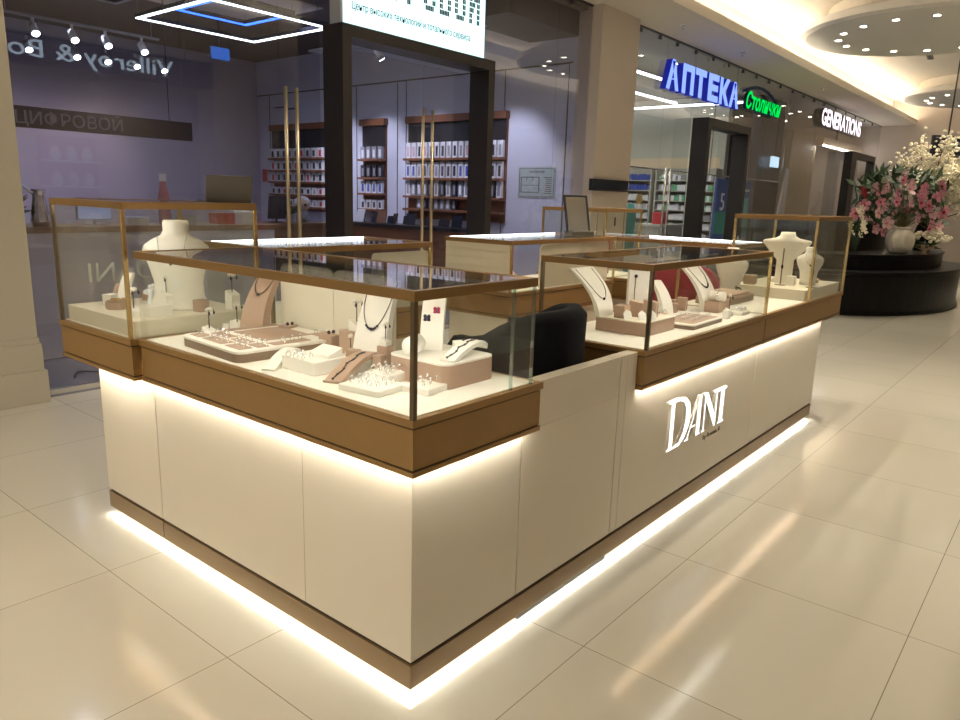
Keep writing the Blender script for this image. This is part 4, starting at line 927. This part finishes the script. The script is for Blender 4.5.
# ceiling LED frames
def led_frame(name, label, cx, cy, w, d, z, m, hangers=True):
    t = thing(name, label, 'ceiling light', (cx, cy, z)); s = .03
    MB().box(-w/2-s, w/2+s, -d/2-s, -d/2+s, .0, .05).box(-w/2-s, w/2+s, d/2-s, d/2+s, 0, .05).box(-w/2-s, -w/2+s, -d/2+s, d/2-s, 0, .05).box(w/2-s, w/2+s, -d/2+s, d/2-s, 0, .05).build('housing', 'pack_black', t)
    s = .022
    MB().box(-w/2-s, w/2+s, -d/2-s, -d/2+s, -.012, 0).box(-w/2-s, w/2+s, d/2-s, d/2+s, -.012, 0).box(-w/2-s, -w/2+s, -d/2+s, d/2-s, -.012, 0).box(w/2-s, w/2+s, -d/2+s, d/2-s, -.012, 0).build('diffuser', m, t)
    for sx in (-1, 1):
        for sy in (-1, 1): MB().cyl(.004, (sx*w/2, sy*d/2, .05), (sx*w/2, sy*d/2, 3.85-z), 6).build('hanger', 'silver', t)
    return t
led_frame('square_light_frame', 'square white neon light frame hanging in the shop ceiling', 4.58, 7.87, 1.74, 1.72, 3.6, 'led_cool')
led_frame('square_light_frame', 'smaller square blue neon light frame inside the white one', 4.45, 7.65, 1.0, 1.05, 3.68, 'led_blue')
led_frame('square_light_frame', 'dim grey square frame at the upper left of the shop ceiling', 2.9, 7.9, .9, 1.3, 3.68, 'pack_grey')
# panels of shop ceiling between the frames
o = MB().box(3.75, 5.4, 7.05, 8.7, 3.83, 3.85).build('ceiling_panel', 'pillar_paint'); tag(o, 'beige recessed ceiling panel above the white neon frame', 'ceiling panel')
# spotlights on tracks
sp = thing('track_spotlight', 'white track spotlight', 'spotlight', (0, 0, 0)); MB().cyl(.02, (0, 0, 0), (0, 0, -.10), 8).build('stem', 'pack_white', sp)
hd = MB().cyl(.045, (0, .03, -.08), (0, -.07, -.20), 14, .055).build('head', 'pack_white', sp, smooth=True); MB().cyl(.046, (0, -.071, -.2012), (0, -.075, -.206), 14).build('lens', 'lamp_cool', hd)
SPOTS = [(2.70, 9.45, 'n'), (3.17, 9.45, 'n'), (3.6, 9.45, 'n'), (4.1, 9.45, 'n'), (3.1, 10.8, 'f'), (3.75, 10.8, 'f'), (4.2, 10.8, 'f'), (4.65, 10.8, 'f'), (5.1, 10.8, 'f'), (6.05, 7.75, 'w'), (6.1, 6.75, 'w'), (6.2, 5.3, 'w')]
for tk, x0, x1, y0, y1, la in (('n', 2.2, 4.35, 9.43, 9.47, 'nearer white track rail of spotlights in the shop ceiling'), ('f', 2.6, 5.6, 10.78, 10.82, 'farther white track rail of spotlights in the shop ceiling'), ('w', 6.03, 6.22, 4.9, 8.2, 'white track rail beside the shop side wall')):
    t = thing('track_rail', la, 'track rail', ((x0+x1)/2, (y0+y1)/2, 3.5)); of = Vector(t.location); MB(of).box(x0, x1, y0, y1, 3.50, 3.53).build('rail', 'pack_grey', t); MB(of).cyl(.008, (x0+.2, (y0+y1)/2, 3.53), (x0+.2, (y0+y1)/2, 3.85), 6).cyl(.008, (x1-.1, (y0+y1)/2, 3.53), (x1-.1, (y0+y1)/2, 3.85), 6).build('hanger', 'pack_grey', t)
for i, (x, y, g) in enumerate(SPOTS):
    lab = {'n': 'lit white spotlight on the nearer shop ceiling track', 'f': 'lit white spotlight on the farther shop ceiling track', 'w': 'lit white spotlight beside the shop side wall'}[g]; grp = {'n': 'spotlights on the nearer track', 'f': 'spotlights on the farther track', 'w': 'spotlights beside the side wall'}[g]
    if i == 0: sp.location = (x, y, 3.5); sp['label'] = lab; sp['group'] = grp
    else: copyof(sp, (x, y, 3.5), PI/2 if g == 'w' else 0, lab, grp)
for y in (5.2, 6.75, 7.9, 8.9): spot('shelf_wash', (6.2, y, 3.3), (7.4, y+.1, 1.6), 70, (.8, .83, 1), 62, .7)
for x, y in ((2.7, 9.2), (3.6, 9.2), (4.5, 10.5)): spot('back_wash', (x, y, 3.3), (x-.4, 11.6, 1.4), 20, (1, .85, .9), 70, .8)
t = thing('exit_lamp', 'small blue lit sign under the shop ceiling', 'sign', (5.0, 8.9, 3.3)); MB().box(-.14, .14, 0, .03, 0, .16).build('face', 'tv_blue', t); MB().box(-.15, .15, .03, .06, -.01, .17).build('housing', 'pack_black', t); MB().cyl(.01, (0, .045, .17), (0, .045, .55), 6).build('rod', 'pack_black', t)
# dark fascia board with lettering behind the left glass
t = thing('fascia_board', 'dark board with grey letters ЦИФРОВОЙ hanging behind the left glass', 'sign board', (1.9, 6.0, 1.92)); of = Vector(t.location)
MB(of).box(.7, 2.83, 6.0, 6.04, 1.92, 2.10).build('board', 'dark_board', t); text('lettering', 'ЦИФРОВОЙ', .15, .004, 'letter_grey', Matrix.Translation((-.72, -.005, .035)) @ Matrix.Rotation(PI/2, 4, 'X'), t, width=.92)
for x in (.9, 2.6): MB(of).cyl(.005, (x, 6.02, 2.1), (x, 6.02, 3.85), 6).build('hanger', 'steel_dark', t)
# small box sign and marks on the pillar
t = thing('pillar_sign', 'black rectangular sign box on the beige pillar', 'sign', (7.80, 3.95, 1.575)); MB().box(-.50, .48, -.06, 0, 0, .155).build('box', 'black_plastic', t, bevel=.004); MB().box(-.48, .46, -.062, -.06, .02, .135).build('face', 'screen', t)
t = thing('pillar_hatch', 'faint outlined access hatch low on the beige pillar', 'hatch', (7.95, 3.95, .5)); mb = MB()
for a in ((-.38, .38, .80, .81), (-.38, .38, .0, .01), (-.38, -.37, .01, .8), (.37, .38, .01, .8)): mb.box(a[0], a[1], -.006, 0, a[2], a[3])
mb.build('outline', 'wood_desk', t); MB().box(.10, .13, -.01, 0, .60, .72).build('lock', 'ink', t)
# ================================================================ PHARMACY
def pshelf(label, y0, y1, z0, z1, zs):
    t = thing('pharmacy_shelf', label, 'shelf unit', (15.95, (y0+y1)/2, z0)); of = Vector(t.location); X = 15.98
    MB(of).box(X-.02, X, y0, y1, z0, z1).build('back_panel', 'shelf_grey', t)
    for y in (y0, y1-.03): MB(of).box(X-.35, X-.02, y, y+.03, z0, z1).build('side_panel', 'shelf_grey', t)
    for z in zs: MB(of).box(X-.35, X-.02, y0+.03, y1-.03, z-.02, z).build('shelf', 'shelf_grey', t)
ZS = (1.98, 1.74, 1.50, 1.28, 1.06, .84, .60)
U = [(5.62, 6.22, 'nearest'), (6.30, 7.15, 'right'), (7.25, 8.20, 'left'), (8.30, 9.1, 'far')]
for y0, y1, la in U: pshelf(la+' pharmacy wall shelf unit full of boxes', y0, y1, .35, 2.26, ZS)
mbx = {}
PC = {'right': ('pack_white', 'pack_white', 'shelf_grey', 'pack_grey'), 'left': ('pack_blue', 'pack_white', 'pack_blue', 'pack_teal'), 'far': ('pack_white', 'pack_teal', 'pack_green', 'pack_white')}
for y0, y1, la in U:
    for ri, z in enumerate(ZS):
        nn = 10 if la != 'nearest' else 7
        for i in range(nn):
            y = y0+.08+(i+.5)*(y1-y0-.16)/nn
            if la == 'left': c_ = 'pack_blue' if ri < 2 and i < 8 else ('pack_white' if ri < 4 else random.choice(('pack_teal', 'pack_white', 'pack_grey')))
            elif la == 'far': c_ = ('pack_white', 'pack_green', 'pack_teal', 'pack_white', 'pack_teal', 'pack_white', 'pack_white')[ri]
            else: c_ = random.choice(('pack_white', 'pack_white', 'pack_grey', 'pack_green'))
            lab, grp = '%s medicine box in the %s row of the %s pharmacy shelf unit' % (c_.split('_')[1], ('top', 'second', 'third', 'fourth', 'fifth', 'sixth', 'lowest')[ri], la), '%s medicine boxes on the %s pharmacy shelves' % (c_.split('_')[1], la)
            h = random.uniform(.8, 1.1)
            if c_ not in mbx:
                o = MB().box(-.10, 0, -.034, .034, 0, .14).m('pack_white').box(-.103, -.10, -.022, .022, .03, .08).build('medicine_box'); o.data.materials.clear(); o.data.materials.append(MATS[c_]); tag(o, lab, 'medicine box', grp); o.location = (15.80, y, z+.0005); mbx[c_] = o
            else: o = mbx[c_].copy(); COL.objects.link(o); o.location = (15.80, y, z+.0005); o.scale = (1, 1, h); tag(o, lab, 'medicine box', grp)
def tubelight(label, x0, y0, x1, y1, z):
    t = thing('tube_light', label, 'ceiling light', ((x0+x1)/2, (y0+y1)/2, z)); of = Vector(t.location); p = Vector((x0, y0, z)); q = Vector((x1, y1, z))
    MB(of).tube([p, q], .028, 8).build('diffuser', 'led_white', t); MB(of).tube([p+Vector((0, 0, .035)), q+Vector((0, 0, .035))], .02, 6).build('housing', 'silver', t)
    MB(of).cyl(.006, p.lerp(q, .15)+Vector((0, 0, .03)), p.lerp(q, .15)+Vector((0, 0, 3.92-z)), 6).cyl(.006, p.lerp(q, .85)+Vector((0, 0, .03)), p.lerp(q, .85)+Vector((0, 0, 3.92-z)), 6).build('hanger', 'silver', t)
tubelight('upper left white tube light in the pharmacy', 8.6, 5.35, 12.08, 5.35, 3.7); tubelight('middle white tube light in the pharmacy', 10.5, 6.6, 15.3, 6.6, 3.7); tubelight('long cross white tube light in the pharmacy', 15.7, 9.4, 15.7, 5.1, 3.7)
t = thing('rail', 'thin pale horizontal rail inside the pharmacy glass', 'rail', (12, 4.6, 2.0)); MB().cyl(.014, (-3.5, 0, .0), (5.2, 0, .0), 8).build('bar', 'silver', t)
for x in (-3.4, .8, 5.1): MB().cyl(.01, (x, 0, .0), (x, 0, 1.92), 6).build('hanger', 'silver', t)
t = thing('hanging_sign', 'small white lit cross sign hanging at the left in the pharmacy', 'sign', (10.5, 5.4, 2.25)); MB().box(-.20, .20, 0, .04, 0, .26).build('face', 'tv_white', t); mb = MB(); mb.box(-.13, -.03, -.004, 0, .11, .15).box(-.10, -.06, -.004, 0, .08, .18); mb.box(.03, .15, -.004, 0, .07, .09).box(.03, .15, -.004, 0, .17, .19); mb.build('symbol', 'ink', t); MB().cyl(.008, (0, .02, .26), (0, .02, 1.67), 6).build('rod', 'silver', t)
t = thing('hanging_sign', 'small white lit screen hanging right of the second dark portal', 'sign', (17.0, 4.75, 2.35)); MB().box(-.24, .24, 0, .05, 0, .24).build('face', 'tv_white', t); MB().cyl(.01, (0, .03, .24), (0, .03, 1.57), 6).build('rod', 'black_plastic', t)
# posters with 5
t = thing('advert_poster', 'blue and green advertising poster with a white figure 5 behind the second portal', 'poster', (14.25, 4.62, .75)); MB().box(-.95, .95, 0, .05, 0, 1.2).build('panel', 'poster_blue', t); MB().box(-.95, .95, -.004, 0, .1, .55).build('green_band', 'poster_green', t); MB().box(-.98, .98, .01, .06, -.75, 0).build('stand', 'shelf_grey', t)
text('figure', '5', .50, .006, 'pack_white', Matrix.Translation((-.75, -.008, .58)) @ Matrix.Rotation(PI/2, 4, 'X'), t)
MB().box(.45, .85, -.006, -.002, .45, .85).build('picture', 'pack_teal', t); MB().box(-.3, .3, -.006, -.002, .85, .9).box(.3, .85, -.006, -.002, .98, 1.03).build('text_lines', 'pack_white', t)
desk('pale checkout counter low inside the pharmacy', 12.9, 14.0, 5.6, 6.2, 1.0, 'shelf_grey', 'pharm_wall')
o = MB().box(-.14, .14, -.12, .12, 0, .25).build('promotion_box', 'pack_red', bevel=.01); o.location = (13.3, 5.8, 1.0); tag(o, 'red and white promotion box on the pharmacy counter', 'box')
o = MB().lathe([(.16, 0), (.17, .9), (.12, 1.05)], seg=16).build('display_column', 'pack_teal', smooth=True); o.location = (9.75, 4.7, 0); o.scale = (1, 1, 1.35); tag(o, 'teal and white display column at the left edge of the pharmacy', 'display')
t = thing('yellow_tag', 'yellow oval tag hanging on the pharmacy shelf', 'tag', (15.55, 7.5, 1.42)); MB().ball(.09, (0, 0, .1), (.1, 1, 1.5), 12, 8).build('plate', 'gold', t); MB().box(.0, .09, -.005, .005, .08, .086).build('peg', 'silver', t)
# third shop
def frame3(x0, x1, y, z, lab):
    t = thing('door_frame', lab, 'door frame', ((x0+x1)/2, y, 0)); of = Vector(t.location)
    MB(of).box(x0, x0+.5, y, y+.2, 0, z).build('post', 'dark_frame', t); MB(of).box(x1-.15, x1, y, y+.2, 0, z).build('post', 'dark_frame', t); MB(of).box(x0+.5, x1-.15, y, y+.2, z-.15, z).build('header', 'dark_frame', t)
frame3(20.0, 22.6, 3.8, 2.9, 'dark door frame of the far shop behind the pink flowers')
t = thing('glowing_bulkhead', 'warm glowing bulkhead strip above the far shop door', 'light strip', (21.4, 4.5, 3.05)); MB().box(-1.6, 2.6, 0, .2, 0, .22).build('box', 'beige_band', t); MB().box(-1.6, 2.6, -.02, 0, -.02, .01).build('light', 'led_case', t); MB().cyl(.02, (0, .1, .22), (0, .1, .87), 6).build('hanger', 'black_plastic', t)
t = thing('rabbit_figure', 'white rabbit eared figure standing behind the far glass', 'figure', (19.55, 4.4, .0)); MB().box(-.2, .2, -.15, .15, 0, 1.22).build('plinth', 'black_plastic', t)
MB().lathe([(.10, 1.22), (.15, 1.34), (.12, 1.46), (.04, 1.52)], seg=16).build('head', 'ceramic', t, smooth=True)
for s in (-1, 1): MB().tube([(s*.05, 0, 1.48), (s*.09, 0, 1.68), (s*.12, 0, 1.88)], [.05, .06, .01], 8).build('ear', 'ceramic', t, smooth=True)
o = MB().prism([(0, 0), (.9, 0), (.95, 2.3), (.75, 2.35)], lambda u, v, k: (u, .02*k, v)).build('white_drape', 'pack_white'); o.location = (16.5, 4.55, 0); tag(o, 'white tapering drape hanging behind the glass right of the pharmacy', 'drape')
for k in range(10):
    x, y = 16.6+.75*k, 5.3+.9*(k % 3); downlight(x, y, 3.92, 'tiny bright downlight in the ceiling of the far shop', 'downlights in the far shop')
for k in range(5): downlight(9.2+1.3*k, 5.0+.5*(k % 2), 3.92, 'tiny downlight in the pharmacy ceiling', 'downlights in the pharmacy')
# ================================================================ PLANTER AND FLOWERS
t = thing('round_plinth', 'large round black stepped plinth carrying the flowers', 'plinth', (11.9, 1.8, 0))
def oval(a, b): return Matrix.Diagonal((1, b/a, 1))
MB().lathe([(2.54, 0), (2.54, .03), (2.50, .04), (2.50, .55), (2.54, .56), (2.54, .60)], (0, 0, 0), 96, oval(2.5, 1.65)).build('lower_tier', 'granite', t)
MB().lathe([(2.17, .60), (2.17, .79), (2.2, .80), (2.2, .815)], (0, 0, 0), 96, oval(2.2, 1.4)).build('upper_tier', 'granite', t)
MB().lathe([(1.7, .815), (1.7, 1.25), (1.65, 1.27)], (0, .4, 0), 64, oval(1.7, .95)).build('centre_drum', 'granite', t)
t = thing('vase', 'white ribbed vase on the black plinth under the pink orchids', 'vase', (10.98, .84, .815))
prof = [(.10, 0), (.15, .03), (.185, .12), (.195, .20), (.18, .27), (.13, .33), (.10, .35), (.115, .375)]
rg = []
for r_, z in prof: rg.append([Vector(((r_*(1+.025*math.cos(16*q)))*math.cos(q), (r_*(1+.025*math.cos(16*q)))*math.sin(q), z)) for q in [2*PI*i/64 for i in range(64)]])
MB().loft(rg).build('body', 'ceramic', t, smooth=True); MB().tube([(.112*math.cos(a*PI/12), .112*math.sin(a*PI/12), .375) for a in range(24)], .012, 6, True).build('lip', 'ceramic', t, smooth=True)
# camera-facing frame of the bouquet: right and up vectors of the arrangement plane
RV = Vector((.64, -.768, 0)); UV = Vector((0, 0, 1)); FV = Vector((.768, .64, 0))
def bq(px, pz, d=0.): return Vector((11.0, .90, 1.5))+RV*px+UV*pz+FV*d
arr = thing('orchid_arrangement', 'big bunch of pink orchids with dark leaves above the white vase', 'flower arrangement', (10.98, .84, 1.18)); oa = Vector(arr.location)
def petals(mb, c, nrm, r, n=5, w=.5, cup=.25):
    nrm = nrm.normalized(); a = nrm.orthogonal().normalized(); b = nrm.cross(a)
    ph = random.random()*6
    for k in range(n):
        q = ph+2*PI*k/n; d = math.cos(q)*a+math.sin(q)*b; s = nrm.cross(d); pts = []
        for u, v, h in ((.05, 0, 0), (.45, w*.75, cup*.3), (.8, w, cup*.7), (1.02, w*.45, cup), (1.02, -w*.45, cup), (.8, -w, cup*.7), (.45, -w*.75, cup*.3)): pts.append(c+r*(u*d+v*.62*s+h*nrm))
        lo = [p-nrm*.004 for p in pts]
        A_ = [mb.bm.verts.new(p) for p in pts]; B2 = [mb.bm.verts.new(p) for p in lo]; fs = [mb.bm.faces.new(A_), mb.bm.faces.new(B2[::-1])]
        for i in range(7): fs.append(mb.bm.faces.new((A_[i], B2[i], B2[(i+1) % 7], A_[(i+1) % 7])))
        mb._f(fs)
bl = []
for i in range(4):
    mb = MB(); mb.m('petal_pale' if i in (0, 3) else 'petal_pink'); petals(mb, Vector((0, 0, 0)), Vector((0, -1, 0)), .088, 5, .66, .15+.12*i); mb.m('petal_red' if i == 2 else 'petal_pink').ball(.022, (0, -.015, 0), u=8, v=5)
    o = mb.build('blossom', None, arr); bl.append(o)
FP = [(-.42, .22), (-.31, .19), (-.36, .02), (-.22, .26), (-.17, .20), (-.06, .13), (-.10, .33), (.03, .21), (.10, .30), (.19, .14), (-.15, .02), (-.28, -.06), (-.38, -.14), (-.50, -.10), (-.58, -.16), (-.44, -.22), (.08, .02), (.04, -.10), (.20, .02), (.30, .10), (.36, .18), (.44, .12), (.33, -.02), (.43, -.10), (.54, -.12), (.46, -.28), (.38, -.35), (.50, -.30), (.22, -.22), (.10, -.2), (-.30, -.30), (-.22, -.28), (-.28, -.38), (-.20, -.41), (-.52, -.03), (-.64, -.20), (.0, .42), (.26, .24), (.50, .26), (-.02, -.02), (-.08, -.14), (.15, -.08), (.60, -.10), (.28, -.12)]
fol = MB(oa); stm = MB(oa)
for i, (u, v) in enumerate(FP):
    p = bq(u*1.05+.0, v+.03, random.uniform(-.15, .12))
    if i < 4: o = bl[i]
    else: o = bl[i % 4].copy(); COL.objects.link(o); o.parent = arr
    o.location = p-oa; o.rotation_euler = (random.uniform(-.35, .35), random.uniform(-.5, .5), -PI/2+.69+random.uniform(-.5, .5)+.2); s = random.uniform(.75, 1.15); o.scale = (s,)*3
    base = Vector((10.98, .84, 1.18)); stm.tube([base, base.lerp(p, .5)+Vector((0, 0, .10)), p+FV*.02], .005, 5)
o = stm.build('stems', 'stem', arr)
for i in range(330):
    u = random.uniform(-.62, .62); v = random.uniform(-.25, .50); 
    if u*u/.5+v*v/.35 > 1: continue
    p = bq(u, v, random.uniform(-.05, .3)); d = (RV*random.uniform(-1, 1)+UV*random.uniform(-.5, 1)+FV*random.uniform(-.6, .3)).normalized(); L = random.uniform(.10, .24); s = d.orthogonal().normalized()*L*.22
    pts = [p, p+d*L*.5+s, p+d*L, p+d*L*.5-s]; nrm = d.cross(s).normalized()*.003
    a_ = [fol.bm.verts.new(q) for q in pts]; b_ = [fol.bm.verts.new(q+nrm) for q in pts]; fol.bm.faces.new(a_); fol.bm.faces.new(b_[::-1])
    for k in range(4): fol.bm.faces.new((a_[k], b_[k], b_[(k+1) % 4], a_[(k+1) % 4]))
for (u, v, L, a) in ((-.35, .3, .45, 2.0), (-.30, .3, .5, 1.5), (-.1, .35, .4, 1.3), (.1, .3, .5, 1.0), (.3, .3, .5, .6), (.4, .2, .5, .35), (-.4, .2, .5, 2.5), (-.45, -.2, .5, -2.2)):
    for s_ in (0, .4):
        p = bq(u, v, .1); d = RV*math.cos(a+s_)+UV*math.sin(a+s_); fol.tube([p, p+d*L*.3, p+d*L*.6], [.004, .034, .002], 5)
o = fol.build('foliage', 'leaf', arr); o['kind'] = 'stuff'
# red carnation
t = thing('red_carnation', 'deep red bloom at the left of the pink orchids', 'flower', bq(-.60, .17, -.02)); mb = MB()
for k in range(5): petals(mb, Vector((0, 0, .0)), Vector((random.uniform(-.7, .7), -1, random.uniform(-.7, .7))), .10-.012*k, 6, .5, .3+.1*k)
mb.build('bloom', 'petal_red', t); MB().tube([(0, .02, 0), bq(-.30, -.1, .1)-bq(-.60, .17, -.02), Vector((10.98, .84, 1.18))-bq(-.60, .17, -.02)], .005, 5).build('stem', 'stem', t)
# white blossom branches
wb = thing('blossom_branches', 'tall spray of creamy white blossom at the right edge, behind the orchids', 'flower arrangement', (12.3, .75, .815)); ow = Vector(wb.location)
MB(ow).lathe([(.12, 0), (.17, .15), (.10, .45), (.13, .5)], (12.3, .75, .815), 20).build('pot', 'granite', wb, smooth=True)
st_ = MB(ow); fl = MB(ow)
for k in range(16):
    a = 2.3*random.random()-.85; L = random.uniform(.7, 1.35); b0 = Vector((12.3, .75, 1.25)); d = RV*math.sin(a)*.8+UV*math.cos(a)*1.0+FV*random.uniform(-.25, .25); e = b0+d*L
    st_.tube([b0, b0.lerp(e, .5)+UV*.1, e], [.012, .008, .004], 5)
    for j in range(110):
        q = random.uniform(.45, 1.08); p = b0.lerp(e, q)+UV*.1*math.sin(PI*min(1, q))+Vector((random.gauss(0, .07), random.gauss(0, .07), random.gauss(0, .07))); fl.ball(random.uniform(.016, .036), p, (1, 1, .7), 5, 3)
st_.build('branches', 'stem', wb); o = fl.build('blossoms', 'petal_white', wb); o['kind'] = 'stuff'
# bowl of pale flowers
bw = thing('flower_bowl', 'low footed bowl of creamy yellow flowers right of the white vase', 'flower arrangement', (11.22, .55, .815)); MB().lathe([(.06, 0), (.03, .02), (.03, .05), (.12, .09), (.16, .14), (.15, .14)], seg=24).build('bowl', 'toy_skin', bw, smooth=True)
fl = MB()
for k in range(110):
    a = random.uniform(0, 6.28); q = .22*math.sqrt(random.random()); p = RV*(q*math.cos(a)*1.25+.07)+FV*q*math.sin(a)+UV*(.13+.24*math.sqrt(max(0, 1-(q/.25)**2))*random.uniform(.5, 1)); fl.ball(random.uniform(.02, .034), p, (1, 1, .8), 6, 4)
o = fl.build('blooms', 'petal_white', bw); o['kind'] = 'stuff'
lf = MB()
for k in range(30):
    a = random.uniform(0, 6.28); d = RV*math.cos(a)+FV*math.sin(a)+UV*random.uniform(-.2, .4); lf.tube([Vector((0, 0, .13)), Vector((0, 0, .13))+d*.12, Vector((0, 0, .13))+d*random.uniform(.2, .26)], [.004, .02, .002], 5)
lf.build('leaves', 'leaf', bw)
# small flower glass at the left of the plinth
t = thing('flower_glass', 'slim clear glass with pale flowers beside the tall right case', 'vase', (10.15, 1.25, .815)); MB().lathe([(.05, 0), (.07, .3), (.06, .3)], seg=16).build('glass', 'case_glass', t, smooth=True); mb = MB()
for k in range(14): petals(mb, Vector((random.gauss(0, .07), random.gauss(0, .07), .42+random.gauss(0, .1))), Vector((random.uniform(-1, 0), -1, .5)), .05, 5, .5, .3)
mb.build('blooms', 'petal_white', t); mb = MB()
for k in range(10): mb.tube([(0, 0, .02), (random.gauss(0, .03), random.gauss(0, .03), .25), (random.gauss(0, .08), random.gauss(0, .08), .45)], [.004, .006, .002], 5)
mb.build('stems', 'leaf', t)
# hanging directory
t = thing('directory_sign', 'black framed directory board hanging at the right edge', 'sign', (13.25, .75, 2.32), -.70); MB().box(-.28, .75, 0, .05, 0, .34).build('board', 'black_plastic', t); mb = MB(); mb.box(-.25, .7, -.004, 0, .30, .31).box(-.25, .7, -.004, 0, .02, .03).box(-.1, .6, -.004, 0, .20, .24).box(.0, .6, -.004, 0, .10, .14); mb.build('text_lines', 'pack_grey', t)
MB().cyl(.012, (.0, .025, .34), (.0, .025, 2.30), 8).build('rod', 'steel_dark', t)
